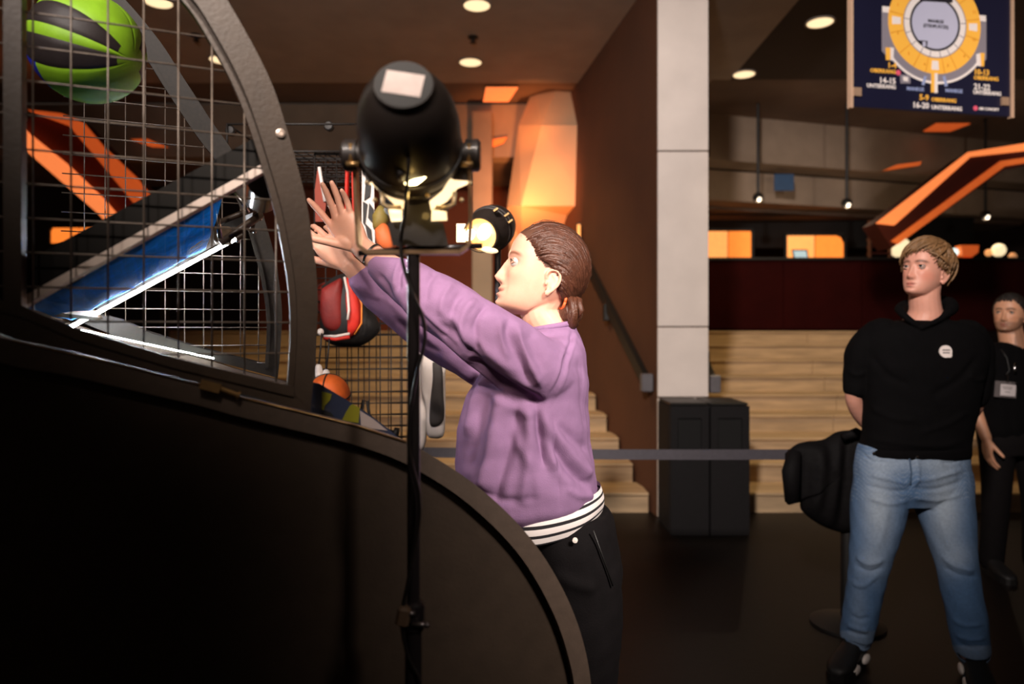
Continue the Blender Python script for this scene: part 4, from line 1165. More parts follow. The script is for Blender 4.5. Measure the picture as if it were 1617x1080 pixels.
# hanging cable
cp = [(646, 213, .95), (645, 262, .95), (640, 330, .99), (634, 370, 1.045), (633, 396, 1.05), (640, 430, 1.05), (653, 466, 1.05), (666, 497, 1.05), (671, 525, 1.052), (668, 553, 1.052), (658, 590, 1.05), (648, 650, 1.05), (645, 700, 1.05), (652, 740, 1.05),
      (661, 775, 1.05), (662, 820, 1.05), (652, 880, 1.05), (642, 930, 1.05), (636, 960, 1.055), (636, 1000, 1.055), (646, 1040, 1.055), (662, 1075, 1.055), (664, 1130, 1.055), (656, 1250, 1.055)]
cp = [Vector(q) for q in spline([tuple(P(*p)) for p in cp], 5)]
b = MB(); b.tube(cp, .0028, 8); tag(b.build('lamp_cable', M('black_cable', srgb(30, 26, 25), .3, coat=.3), None, True), 'black lamp cable winding down the lamp stand', 'cable')

# second lamp on the far side of the machine, seen end on behind the girl's face
t2, tail2, ax2, L2, x2, y2 = lamp('second stage lamp shining beside the girl forehead', P(790, 352, 2.62), P(757, 372, 2.40), .080, 'black stage lamps', M('lamp_lens_amber', (1, .7, .3), .4, emit=(1.0, .55, .18), strength=.9))
m_hot = M('lamp_bulb_hot', (1, .95, .8), .4, emit=(1.0, 0.86, 0.56), strength=9.0)
for px, py, rr in ((765, 366, .022), (742, 371, .016)):
    b = MB(); b.sphere(P(px, py, 2.40 if px > 750 else 2.40), (rr, rr * .6, rr * 1.35), 16, 10, Matrix.Rotation(.5, 3, 'Y')); b.build('bulb', m_hot, t2, True)
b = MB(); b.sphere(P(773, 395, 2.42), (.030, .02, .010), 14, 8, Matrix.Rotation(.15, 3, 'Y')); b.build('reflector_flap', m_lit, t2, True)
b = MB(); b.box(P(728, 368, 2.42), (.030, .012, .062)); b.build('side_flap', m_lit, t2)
for px, py in ((783, 332), (800, 340), (806, 350)):
    b = MB(); b.box(P(px, py, 2.42), (.018, .03, .006), Matrix.Rotation(-.6, 3, 'Y')); b.build('vent_slot', m_brass, t2)
spot('second_lamp_beam', P(752, 378, 2.34), (-.02, 1.75, 1.50), 2.2, (1.0, 0.66, 0.36), 100, .8, .04)
# its stand
s2 = thing('lamp_stand', 'far lamp stand carrying the second stage lamp, mostly hidden', 'lamp stand', (P(786, 0, 2.62).x, 2.62, 0))
q = P(786, 398, 2.62)
b = MB(); b.tube([(q.x, 2.62, .05), (q.x, 2.62, P(0, 372, 2.62).z)], .012, 14); b.build('pole', m_standb, s2, 'auto')
b = MB()
for kx in range(3):
    an = kx * 2 * PI / 3 + .6
    b = MB(); b.tube([(q.x, 2.62, .40), (q.x + .28 * math.cos(an), 2.62 + .28 * math.sin(an), .012)], .009, 10); b.build('leg', m_standb, s2, True)
# ------------------------------------------------------------------ sports goods on a grid panel stand behind the girl
DD = 2.62
m_grid = M('gridwall_black_wire', srgb(26, 20, 17), .6, var=.2, scale=30)
gx0, gx1 = P(497, 0, DD).x, P(652, 0, DD).x
gz0, gz1 = .10, P(0, 243, DD).z
def grid_panel(label, x0, x1, y, z0, z1, px_=.042, pz_=.042, r=.0022, depth_dir=0.0):
    t = thing('grid_panel', label, 'grid panel', ((x0 + x1) / 2, y, z0), group=None)
    n = max(2, round((x1 - x0) / px_)); m = max(2, round((z1 - z0) / pz_))
    f = lambda s: Vector((x0 + (x1 - x0) * s, y + depth_dir * s, 0))
    for i in range(n + 1):
        p = f(i / n); b = MB(); b.tube([p + Vector((0, 0, z0)), p + Vector((0, 0, z1))], r * (1.6 if i in (0, n) else 1), 6); b.build('wire', m_grid, t, True)
    for j in range(m + 1):
        z = z0 + (z1 - z0) * j / m; q = Vector((0, -.003, 0)); b = MB(); b.tube([f(0) + Vector((0, 0, z)) + q, f(1) + Vector((0, 0, z)) + q], r * (1.6 if j in (0, m) else 1), 6); b.build('wire', m_grid, t, True)
    for p in (f(0), f(1)):
        b = MB(); b.box(p + Vector((0, 0, z0 / 2 + .0)), (.03, .30, z0), bevel=.006); b.build('foot', m_grid, t)
    return t
g1 = grid_panel('black wire grid panel behind the near hand carrying bags and balls', gx0, gx1, DD, gz0, gz1)
grid_panel('second black wire grid panel standing back at an angle behind the first', P(470, 0, 2.95).x, P(640, 0, 2.95).x, 2.98, .10, P(0, 490, 2.95).z, .05, .05, .0024, .18)
# low cross bar with a round end stop
b = MB(); b.tube([P(566, 672, 2.58), P(622, 684, 2.58)], .010, 10); b.tube([P(622, 684, 2.58), P(629, 685, 2.58)], .022, 14); b.build('arm', m_grid, g1, True)
b = MB(); hk = [P(575, 668, 2.58), P(570, 650, 2.58), P(574, 632, 2.58), P(580, 634, 2.58), P(583, 655, 2.58), P(590, 670, 2.58)]; b.tube(hk, .006, 8); b.build('hook', m_grid, g1, True)
# wire tray on top
tray = thing('wire_tray', 'black wire tray with round corner knobs on top of the grid panels', 'wire tray', tuple(P(450, 243, DD)))
tz0 = P(0, 243, DD).z + .004
fx0, fx1 = P(362, 0, DD).x, P(572, 0, DD).x
corners = [Vector((fx0, DD - .02, tz0)), Vector((fx1, DD - .02, tz0)), Vector((fx1 + .10, DD + .50, tz0 + .0)), Vector((fx0 + .02, DD + .50, tz0))]
topc = [c + Vector((0, 0, .10)) for c in corners]
for A_, B2 in list(zip(corners, corners[1:] + corners[:1])) + list(zip(topc, topc[1:] + topc[:1])) + list(zip(corners, topc)):
    b = MB(); b.tube([A_, B2], .004, 8); b.build('rim_wire', m_grid, tray, True)
for k in range(1, 14):
    s = k / 14
    b = MB(); b.tube([corners[0].lerp(corners[1], s), corners[3].lerp(corners[2], s)], .0022, 6); b.build('wire', m_grid, tray, True)
for k in range(1, 11):
    s = k / 11
    b = MB(); b.tube([corners[0].lerp(corners[3], s), corners[1].lerp(corners[2], s)], .0022, 6); b.build('wire', m_grid, tray, True)
for q in (P(365, 207, 2.62), P(520, 200, 2.70)):
    b = MB(); b.lathe([(-.012, .010), (-.010, .017), (.010, .019), (.016, .014), (.018, .0)], q, (0, -1, 0), 16); b.build('knob', m_grid, tray, 'auto')
# red and black bag
bag = thing('sports_bag', 'red and black sports bag with white piping hanging on the grid panel', 'bag', tuple(P(545, 540, 2.5)))
m_redc = M('red_nylon', srgb(206, 44, 30), .6, var=.12, scale=20, bump=.2, bscale=60)
m_redd = M('dark_red_nylon', srgb(120, 26, 20), .65, var=.15, scale=20, bump=.2, bscale=60)
m_blkc = M('black_bag_nylon', srgb(26, 23, 22), .65, var=.12, scale=20, bump=.2, bscale=60)
m_wpipe = M('white_piping', srgb(226, 214, 206), .6); m_opipe = M('orange_piping', srgb(230, 130, 50), .6)
def cushion(name, outline, D, th, mat, parent, n=7):
    """stuffed flat shape with the given outline, th thick in the middle"""
    o = [tuple(q) for q in spline(list(outline) + [outline[0]], 5)[:-1]]
    cx_ = sum(q[0] for q in o) / len(o); cy_ = sum(q[1] for q in o) / len(o); N = len(o); vs = []; fs = []
    for side in (-1, 1):
        base = len(vs)
        for k in range(n + 1):
            s = k / n * .98
            for q in o:
                w = P(cx_ + (q[0] - cx_) * (1 - s), cy_ + (q[1] - cy_) * (1 - s), D); w.y += side * th / 2 * math.sqrt(max(0, 1 - (1 - s) ** 2.2)) + side * .002; vs.append(w)
        for k in range(n):
            for i in range(N):
                j = (i + 1) % N; fs.append((base + k * N + i, base + k * N + j, base + (k + 1) * N + j, base + (k + 1) * N + i))
        fs.append(tuple(base + n * N + i for i in range(N)))
    for i in range(N):
        j = (i + 1) % N; fs.append((i, j, (n + 1) * N + j, (n + 1) * N + i))
    b = MB(); b.add(vs, fs); return b.build(name, mat, parent, True)
cushion('body', [(508, 452), (530, 436), (556, 432), (574, 455), (588, 490), (600, 516), (592, 532), (572, 545), (548, 548), (520, 542), (506, 520)], 2.52, .14, m_blkc, bag)
o_ = cushion('front_panel', [(548, 436), (558, 442), (568, 470), (572, 500), (568, 518), (560, 528), (550, 530), (549, 505), (546, 470)], 2.455, .06, m_redc, bag); o_['label'] = 'bright red front panel'
o_ = cushion('side_panel', [(508, 456), (528, 444), (540, 442), (542, 480), (542, 515), (528, 524), (512, 515), (505, 490)], 2.465, .05, m_redd, bag); o_['label'] = 'dark red side panel'
b = MB(); b.tube([P(544, 438, 2.44), P(549, 462, 2.42), P(551, 490, 2.41), P(549, 505, 2.41)], .0045, 8); b.tube([P(512, 531, 2.44), P(530, 531, 2.42), P(552, 527, 2.42)], .005, 8); b.build('piping', m_wpipe, bag, True)
b = MB(); b.tube([P(563, 455, 2.43), P(571, 480, 2.42), P(571, 510, 2.42), P(560, 528, 2.43)], .003, 8); b.build('piping', m_opipe, bag, True)
b = MB(); b.tube([P(512, 534, 2.44), P(530, 536, 2.42), P(552, 532, 2.42)], .006, 8); b.build('trim_strip', m_redc, bag, True)
for px, py in ((506, 524),):
    b = MB(); b.sphere(P(px, py, 2.44), .012, 12, 8); b.build('zip_pull', m_wpipe, bag, True)
for pts in ([(552, 436), (549, 390), (548, 330), (549, 275), (553, 252), (558, 262), (559, 300), (560, 350), (558, 400), (556, 436)],):
    b = MB(); w = [P(x, y, 2.50) for x, y in pts]
    sp_ = [Vector(q) for q in spline([tuple(q) for q in w], 4)]
    b.rings([[q + Vector((-.004, -.018, 0)), q + Vector((.004, -.018, 0)), q + Vector((.004, .018, 0)), q + Vector((-.004, .018, 0))] for q in sp_]); o_ = b.build('strap', m_redc, bag, True); o_['label'] = 'long red carrying strap'
# orange basketball, lower on the grid panel
def seamed_ball(label, c, r, mat, seam):
    t = thing('basketball', label, 'ball', (c.x, c.y, c.z - r))
    b = MB(); b.sphere(c, r, 32, 20); b.build('body', mat, t, True)
    for R in (Matrix.Rotation(.3, 3, 'X'), Matrix.Rotation(1.57, 3, 'X') @ Matrix.Rotation(.5, 3, 'Y'), Matrix.Rotation(1.57, 3, 'Y') @ Matrix.Rotation(.4, 3, 'Z')):
        b = MB(); b.tube([c + R @ Vector((r * math.cos(2 * PI * k / 40), r * math.sin(2 * PI * k / 40), 0)) for k in range(41)], .0028, 6, cap=False); b.build('seam', seam, t, True)
m_orange = M('orange_rubber', srgb(214, 96, 30), .6, var=.08, scale=60, bump=.2, bscale=500)
seamed_ball('orange basketball on the display just above the printed guard', P(518, 625, 2.40), .074, m_orange, m_blk)
seamed_ball('dark red basketball in the display between arch and bag', P(519, 471, 2.70), .062, M('dark_red_rubber', srgb(130, 36, 22), .6, var=.1), m_blk)
# two white shoes on a lace
for k, (px, py) in enumerate(((503, 592), (515, 600))):
    sh = thing('hanging_shoe', ('small white shoe hanging on laces against the arch', 'small white shoe hanging on laces next to the first')[k], 'shoe', tuple(P(px, py + 8, 2.42)))
    b = Blob(); b.limb([A3(P(px, py - 12, 2.42)), A3(P(px + 1, py, 2.42)), A3(P(px + 2, py + 8, 2.40))], [.012, .014, .010], seg=12); link('upper', b.grow(.003, 2), m_wpipe, sh, True)
    b = MB(); b.tube([P(px, py - 12, 2.42), P(px + 3, py - 40, 2.42), P(px + 5, py - 66, 2.42)], .003, 6); b.build('lace', m_grid, sh, True)
# white pads with a dark panel hanging right of the pole
pad = thing('hanging_pad', 'long white pad with dark grey inlay hanging right of the lamp pole', 'pad', tuple(P(690, 690, 2.5)))
cushion('body', [(664, 560), (700, 574), (703, 600), (703, 660), (700, 688), (684, 692), (674, 684), (672, 640), (664, 610)], 2.5, .05, m_wpipe, pad)
o_ = cushion('inlay', [(683, 572), (697, 576), (700, 620), (700, 664), (680, 672), (679, 640), (683, 600)], 2.475, .02, M('dark_grey_inlay', srgb(62, 56, 54), .7), pad); o_['label'] = 'dark grey inlay'
pad2 = thing('hanging_pad', 'narrow white pad hanging directly behind the lamp pole', 'pad', tuple(P(668, 690, 2.56)))
cushion('body', [(655, 560), (668, 556), (676, 600), (676, 660), (672, 700), (664, 712), (658, 690)], 2.58, .04, m_wpipe, pad2)
# patterned board, olive and orange bag left of the lamp yoke
zb_ = thing('patterned_board', 'board with bold black and white pattern hanging behind the lamp yoke', 'board', tuple(P(588, 398, 2.5)))
b = MB(); q = [(572, 246), (590, 250), (592, 384), (610, 398), (570, 396)]; b.prism(q, lambda p: P(p[0], p[1], 2.5), lambda p: P(p[0], p[1], 2.52)); b.build('board', m_wpipe, zb_)
for q in ([(578, 278), (586, 284), (584, 310), (575, 316)], [(573, 318), (580, 322), (576, 356), (573, 352)], [(583, 320), (590, 330), (588, 352), (581, 344)], [(576, 352), (586, 362), (588, 382), (580, 374)]):
    b = MB(); b.prism(q, lambda p: P(p[0], p[1], 2.494), lambda p: P(p[0], p[1], 2.5)); b.build('pattern_patch', m_blkc, zb_)
ob_ = thing('gym_bag', 'olive and orange gym bag hanging behind the lamp yoke', 'bag', tuple(P(602, 400, 2.46)))
cushion('upper', [(588, 340), (600, 324), (612, 332), (614, 352), (602, 364), (590, 362)], 2.46, .07, M('olive_nylon', srgb(130, 112, 52), .65, var=.12), ob_)
cushion('lower', [(592, 362), (606, 352), (620, 366), (626, 386), (618, 398), (602, 394), (594, 380)], 2.44, .07, M('orange_nylon', srgb(214, 104, 52), .65, var=.12), ob_)
b = MB(); b.tube([P(598, 330, 2.46), P(602, 300, 2.47), P(606, 330, 2.46)], .003, 6); b.build('loop', m_grid, ob_, True)
# red translucent flask with pale stem
fl_ = thing('pennant', 'narrow red pennant with a pale stick above the near hand fingers', 'pennant', tuple(P(508, 345, 2.55)))
b = MB(); q = [(501, 268), (506, 268), (515, 318), (512, 350), (498, 350), (497, 300)]; b.prism(q, lambda p: P(p[0], p[1], 2.55), lambda p: P(p[0], p[1], 2.556)); b.build('flag', M('red_brown_cloth', srgb(138, 52, 30), .7), fl_)
b = MB(); b.tube([P(504, 264, 2.545), P(513, 318, 2.545)], .006, 8); b.build('stick', m_wpipe, fl_, True)
# ------------------------------------------------------------------ hanging seat map
SL, SR = P(1345, 168, 4.20), P(1596, 184, 4.395)
SU = Vector((SR.x - SL.x, SR.y - SL.y, 0)).normalized(); SN = Vector((SU.y, -SU.x, 0))      # along, towards the viewer
SW = math.hypot(SR.x - SL.x, SR.y - SL.y)
def S(px, py):
    """point on the sign plane seen at a pixel -> (along, height)"""
    k = (px - CX) / FPX; t = (k * SL.y - SL.x) / (SU.x - k * SU.y); D = SL.y + SU.y * t
    return (t, EYE + (HZ - py) / FPX * D)
def SP(p, d=0.0): return Vector((SL.x + SU.x * p[0], SL.y + SU.y * p[0], p[1])) + SN * d
zbm = SL.z
sign = thing('seat_map_sign', 'dark blue hanging seat map sign with yellow ring diagram', 'sign', tuple(SP((SW / 2, 4.19))))
m_navy = M('sign_navy', srgb(24, 24, 48), .45, var=.06, scale=3, emit=srgb(24, 24, 50), strength=.10)
def glow(name, c, k=.30): return M(name, srgb(*c), .6, var=.02, emit=srgb(*c), strength=k)
m_yel = glow('sign_yellow', (240, 176, 66)); m_whi = glow('sign_white', (226, 214, 208)); m_gry = glow('sign_grey', (128, 120, 128)); m_lav = glow('sign_lavender', (178, 176, 196))
m_blu = glow('sign_pale_blue', (140, 150, 186)); m_pnk = glow('sign_pink', (214, 84, 108)); m_ink = M('sign_ink', srgb(34, 30, 40), .6); m_dy = glow('sign_dark_yellow', (196, 136, 40))
top = 4.18
b = MB(); b.prism([(0, zbm), (SW, zbm), (SW, top), (0, top)], lambda p: SP(p, 0), lambda p: SP(p, -.03)); b.build('panel', m_navy, sign)
m_post = M('sign_rail_pale', srgb(214, 178, 150), .5, var=.05)
for x in (-.006, SW + .006):
    b = MB(); b.prism([(x - .010, zbm - .01), (x + .010, zbm - .01), (x + .010, top), (x - .010, top)], lambda p: SP(p, .010), lambda p: SP(p, -.02)); b.build('rail', m_post, sign)
for px, py in ((1352, 146), (1585, 161)):
    c = S(px, py); b = MB(); b.prism([(c[0] - .025, c[1] - .025), (c[0] + .025, c[1] - .025), (c[0] + .025, c[1] + .025), (c[0] - .025, c[1] + .025)], lambda p: SP(p, .016), lambda p: SP(p, .002)); b.build('clip', M('clip_pale', srgb(170, 140, 116), .5), sign)
def flat(name, px_poly, m, d, parent=None):
    q = [S(*p) for p in px_poly]; b = MB(); b.prism(q, lambda p: SP(p, d), lambda p: SP(p, 0)); return b.build(name, m, parent or sign)
C0 = S(1476, 38)
ky = (S(1476, 38)[1] - S(1476, 117)[1]); kx = S(1548, 38)[0] - C0[0]
def ring_poly(r0, r1, a0, a1, n=40):
    an = [math.radians(a0 + (a1 - a0) * k / n) for k in range(n + 1)]
    f = lambda r, a: (C0[0] + kx * r * math.sin(a), C0[1] - ky * r * math.cos(a))
    return [f(r1, a) for a in an], [f(r0, a) for a in an]
def ring(name, r0, r1, a0, a1, m, d, n=48):
    A, B = ring_poly(r0, r1, a0, a1, n); b = MB(); b.band(A, B, lambda p: SP(p, d), lambda p: SP(p, d - .0015)); return b.build(name, m, sign)
ring('foyer_ring', .98, 1.17, -62, 62, m_gry, .002); ring('foyer_edge', 1.15, 1.20, -55, 55, m_whi, .0022)
for sx in (-1, 1):
    A = [(C0[0] + sx * kx * u, C0[1] - ky * w) for u, w in ((.90, -.20), (1.13, -.20), (1.13, .62), (1.0, .75), (.80, .55))]
    b = MB(); b.prism(A, lambda p: SP(p, .0018), lambda p: SP(p, 0)); b.build('foyer_wing', m_gry, sign)
    A = [(C0[0] + sx * kx * u, C0[1] - ky * w) for u, w in ((.97, -.26), (1.12, -.26), (1.12, -.14), (.97, -.14))]
    b = MB(); b.prism(A, lambda p: SP(p, .0021), lambda p: SP(p, 0)); b.build('foyer_door', m_whi, sign)
ring('upper_tier', .68, 1.0, -180, 180, m_yel, .003, 72); ring('lower_tier', .545, .68, -180, 180, m_whi, .0035, 72); ring('tier_edge', .665, .685, -180, 180, m_gry, .0036, 72)
ring('track_ring', .50, .545, -180, 180, m_ink, .0035, 72)
A, _ = ring_poly(.0, .50, -180, 180, 64); b = MB(); b.prism(A[:-1], lambda p: SP(p, .0034), lambda p: SP(p, .002)); b.build('arena_floor', m_lav, sign)
flat('arena_edge', [(1452, -12), (1505, -8), (1503, 5), (1452, 2)], m_ink, .0045)
for a in (-100, -75, -50, -28, -12, 12, 28, 50, 75, 100, 130, -130):
    A, B = ring_poly(.69, .99, a - .5, a + .5, 2); b = MB(); b.band(A, B, lambda p: SP(p, .0045), lambda p: SP(p, .003)); b.build('tier_line', m_dy, sign)
for a in (-95, -70, -48, -28, -10, 10, 28, 48, 70, 95):
    A, B = ring_poly(.55, .665, a - .7, a + .7, 2); b = MB(); b.band(A, B, lambda p: SP(p, .0045), lambda p: SP(p, .003)); b.build('tier_line', m_gry, sign)
for a, g in ((-90, 'white_door'), (90, 'white_door'), (0, 'white_door')):
    A, B = ring_poly(.74, .92, a - 5, a + 5, 4); b = MB(); b.band(A, B, lambda p: SP(p, .0048), lambda p: SP(p, .003)); b.build('door_mark', m_whi, sign)
flat('stair_mark', [(1470, 116), (1475, 116), (1475, 146), (1470, 146)], m_yel, .004); flat('stair_mark', [(1475, 116), (1480, 116), (1480, 147), (1475, 147)], m_whi, .004)
flat('stair_mark', [(1398, 75), (1406, 76), (1406, 95), (1399, 95)], m_yel, .004); flat('stair_mark', [(1405, 75), (1411, 76), (1410, 96), (1405, 95)], m_whi, .004)
flat('stair_mark', [(1541, 86), (1548, 84), (1549, 105), (1542, 104)], m_whi, .004); flat('stair_mark', [(1547, 84), (1554, 84), (1553, 105), (1548, 105)], m_yel, .004)
flat('ramp_mark', [(1459, 120), (1463, 121), (1459, 135), (1455, 134)], m_blu, .004); flat('ramp_mark', [(1488, 121), (1492, 120), (1496, 136), (1492, 137)], m_blu, .004)
flat('box_mark', [(1421, 118), (1437, 119), (1437, 132), (1422, 132)], m_gry, .004); flat('box_mark', [(1425, 121), (1433, 122), (1433, 129), (1426, 128)], m_whi, .0045)
flat('arena_gate', [(1449, 64), (1464, 65), (1463, 75), (1457, 74)], m_ink, .0046); flat('arena_gate', [(1456, 66), (1461, 66), (1461, 74), (1456, 74)], m_lav, .005)
def dot(px, py, r):
    c = S(px, py); b = MB(); b.prism([(c[0] + r * math.cos(2 * PI * k / 20), c[1] + r * math.sin(2 * PI * k / 20)) for k in range(20)], lambda p: SP(p, .004), lambda p: SP(p, 0)); b.build('dot_mark', m_pnk, sign)
dot(1418, 115, .016); dot(1540, 171, .015)
def write(txt, px, py, h_px, m, align='LEFT', bold=0.0):
    """lettering whose baseline starts at the pixel"""
    c = S(px, py); hgt = abs(S(px, py - h_px)[1] - c[1]); me = text_mesh(txt, hgt / .70, align, .0012)
    if bold:
        pass
    R = Matrix((SU, Vector((0, 0, 1)), SN)).transposed().to_4x4(); R.translation = SP(c, .004)
    me.transform(R); return link('lettering', me, m, sign)
for txt, px, py, hh, m, al in (('1-4', 1415, 108, 8.5, m_yel, 'RIGHT'), ('OBERRANG', 1414, 117, 6, m_yel, 'RIGHT'), ('14-15', 1414, 133, 9, m_whi, 'RIGHT'), ('UNTERRANG', 1414, 141, 6, m_whi, 'RIGHT'),
                               ('10-13', 1537, 117.5, 8.5, m_yel, 'LEFT'), ('OBERRANG', 1537, 125.5, 6, m_yel, 'LEFT'), ('21-22', 1537, 141, 9, m_whi, 'LEFT'), ('UNTERRANG', 1536, 148.5, 6, m_whi, 'LEFT'),
                               ('5-9', 1451, 158, 9, m_yel, 'LEFT'), ('OBERRANG', 1470, 160, 6, m_yel, 'LEFT'), ('16-20', 1440, 170, 9, m_whi, 'LEFT'), ('UNTERRANG', 1470, 172.5, 6.5, m_whi, 'LEFT'),
                               ('MANEGE', 1431, 142.5, 5.5, m_blu, 'LEFT'), ('MANEGE', 1492, 145.5, 5.5, m_blu, 'LEFT'), ('MANEGE', 1477, 36.5, 5, m_ink, 'CENTER'), ('(STEHPL\u00c4TZE)', 1477, 44.5, 5, m_ink, 'CENTER'),
                               ('AIR CONCEPT', 1545, 173.5, 4, m_whi, 'LEFT'),
                               ('1', 1417, 10, 5, m_dy, 'CENTER'), ('2', 1417, 54, 5, m_dy, 'CENTER'), ('3', 1434, 87, 5, m_dy, 'CENTER'), ('4', 1459, 104, 5, m_dy, 'CENTER'), ('5', 1496, 106, 5, m_dy, 'CENTER'), ('6', 1522, 91, 5, m_dy, 'CENTER'), ('10', 1537, 65, 5, m_dy, 'CENTER'), ('11', 1538, 22, 5, m_dy, 'CENTER')):
    write(txt, px, py, hh, m, al)
# ------------------------------------------------------------------ the girl throwing the ball
m_skin = M('fair_skin', (.8, .55, .45), 0.48, attr='tint', var=.04, scale=40, bump=.05, bscale=400, sss=.12, spec=.4)
WD = 1.80
girl = thing('person', 'person in purple sweatshirt reaching both hands toward the wire cage, hair in a low bun', 'person', tuple(P(915, 528, WD).xy) + (0,))
def W(px, py, D=WD): return A3(P(px, py, D))
yaw, pit = math.radians(9), math.radians(17)
HF = A3((-math.cos(yaw) * math.cos(pit), -math.sin(yaw) * math.cos(pit), math.sin(pit)))
HR = frame(HF, (0, 0, 1))
HO = W(851, 446, 1.80); HS = 1.04
body = Blob()
head_shape(body, HO, HR, HS, smile=.75, wide=.97, jaw=1.05, lid=(.0050, -.0042))
def HL(F, L, U): return (A3((F, L, U)) * HS) @ HR.T + HO
body.limb([HL(-.030, 0, -.02), HL(-.022, 0, -.07), W(868, 520), W(876, 560)], [(.050, .054), (.048, .053), (.052, .058), (.06, .08)], ref=(1, 0, 0))
body.stack([(W(878, 545), A3((.05, 0, 0)), A3((0, .085, 0))), (W(866, 578), A3((.075, 0, 0)), A3((0, .115, 0))), (W(850, 640), A3((.105, 0, 0)), A3((0, .145, 0))),
            (W(858, 740), A3((.095, 0, 0)), A3((0, .135, 0))), (W(884, 830), A3((.092, 0, 0)), A3((0, .135, 0))), (W(896, 880), A3((.08, 0, 0)), A3((0, .13, 0)))])
nearL = [W(866, 578, 1.69), W(800, 548, 1.62), W(728, 498, 1.60), W(660, 452, 1.62), W(604, 415, 1.65), W(572, 392, 1.665)]
body.limb(nearL, [.055, .048, .042, .038, .030, .0255], ref=(0, 1, 0))
farL = [W(866, 585, 1.90), W(800, 575, 1.98), W(728, 545, 1.97), W(650, 495, 1.93), W(585, 450, 1.88), W(553, 420, 1.85)]
body.limb(farL, [.055, .048, .042, .037, .030, .0255], ref=(0, 1, 0))
# near (left) hand: palm to the viewer, thumb low, fingers fanned up
dn = W(530, 336, 1.665) - W(572, 392, 1.665); tn_ = A3((-.78, 0, -.62))
hand(body, W(573, 393, 1.665), dn, A3((-.18, -1, -.1)), tn_, .93, spread=(2, -20, -24, -27), curl=((2, 10, 6), (4, 8, 6), (6, 10, 8), (14, 18, 12)), thumb=(40, 4, 6), thumb_out=.22)
# far (right) hand: back of the hand to the viewer
df = W(505, 372, 1.83) - W(553, 420, 1.85)
hand(body, W(553, 420, 1.85), df, A3((-.25, .95, -.1)), A3((-.6, 0, -.75)), .93, spread=(6, 2, -3, -9), curl=((20, 25, 15), (22, 26, 15), (24, 28, 16), (26, 30, 18)), thumb=(30, 8, 10))
for sd in (-1, 1):
    y = WD + sd * .085
    body.limb([W(892, 850, y), W(905, 980, y), W(912, 1120, y), W(922, 1290, y + sd * .02), W(925, 1385, y + sd * .03)], [.080, .072, .052, .042, .036], ref=(1, 0, 0))
me = body.grow(.0026, 2, .5)
v = getv(me)
col = head_tint(v, HO, HR, srgb(214, 160, 136), srgb(190, 112, 100), srgb(104, 62, 42), smile=.75, s=HS, blush=.35, wide=.97, scalp=(srgb(70, 42, 28), (-.75, 0, .66), -.27, .03))
setcol(me, col)
gb = link('body', me, m_skin, girl, True)
eyes(HO, HR, girl, (.05, .025, .014), HS, (.86, .45, .05), .97)
# teeth in the open smile
b = MB(); pts = [Vector(HL(.0855 - 9 * (l * .001) ** 2 * 1000 * .01, l * .001, -.0492)) for l in (-14, -7, 0, 7, 14)]
# ---- sweatshirt
m_sweat = M('purple_sweatshirt', srgb(134, 102, 136), 0.9, var=.07, spec=.2, scale=30, bump=.18, bscale=420)
sw = Blob()
Y = lambda k: A3((0, k, 0))
def ring(px0, px1, py, dep, tilt=0.0, D=WD):
    c = (W(px0, py, D) + W(px1, py, D)) / 2; a = (W(px1, py, D) - W(px0, py, D)) / 2; a = a + A3((0, 0, tilt)); return (c, a, Y(dep))
sw.stack([ring(832, 906, 516, .064, .010), ring(820, 914, 530, .105, .006), ring(800, 922, 550, .160), ring(772, 926, 575, .196), ring(748, 928, 605, .205), ring(730, 928, 645, .205), ring(722, 931, 690, .208), ring(720, 936, 730, .212),
          ring(722, 940, 762, .212, .012), ring(730, 941, 785, .206, .020), ring(744, 937, 797, .192, .024), ring(752, 934, 803, .186, .026)], seg=56, expo=2.15)
sw.limb([W(862, 588, 1.72), W(838, 584, 1.645), W(808, 560, 1.615), W(765, 529, 1.60), W(722, 499, 1.60), W(690, 478, 1.605), W(660, 457, 1.62), W(632, 440, 1.635), W(606, 424, 1.65)],
        [(.092, .088), (.090, .084), (.076, .078), (.072, .073), (.069, .069), (.066, .064), (.060, .056), (.050, .047), (.040, .037)], ref=(0, 1, 0), seg=32)
sw.limb([W(862, 592, 1.90), W(830, 592, 1.955), W(780, 578, 1.975), W(730, 552, 1.97), W(690, 528, 1.96), W(650, 500, 1.935), W(615, 476, 1.905), W(590, 458, 1.885), W(572, 443, 1.87)],
        [(.100, .095), (.095, .088), (.084, .078), (.078, .070), (.076, .066), (.070, .062), (.058, .052), (.048, .045), (.040, .038)], ref=(0, 1, 0), seg=32)
me = sw.grow(.0042, 4, .5)
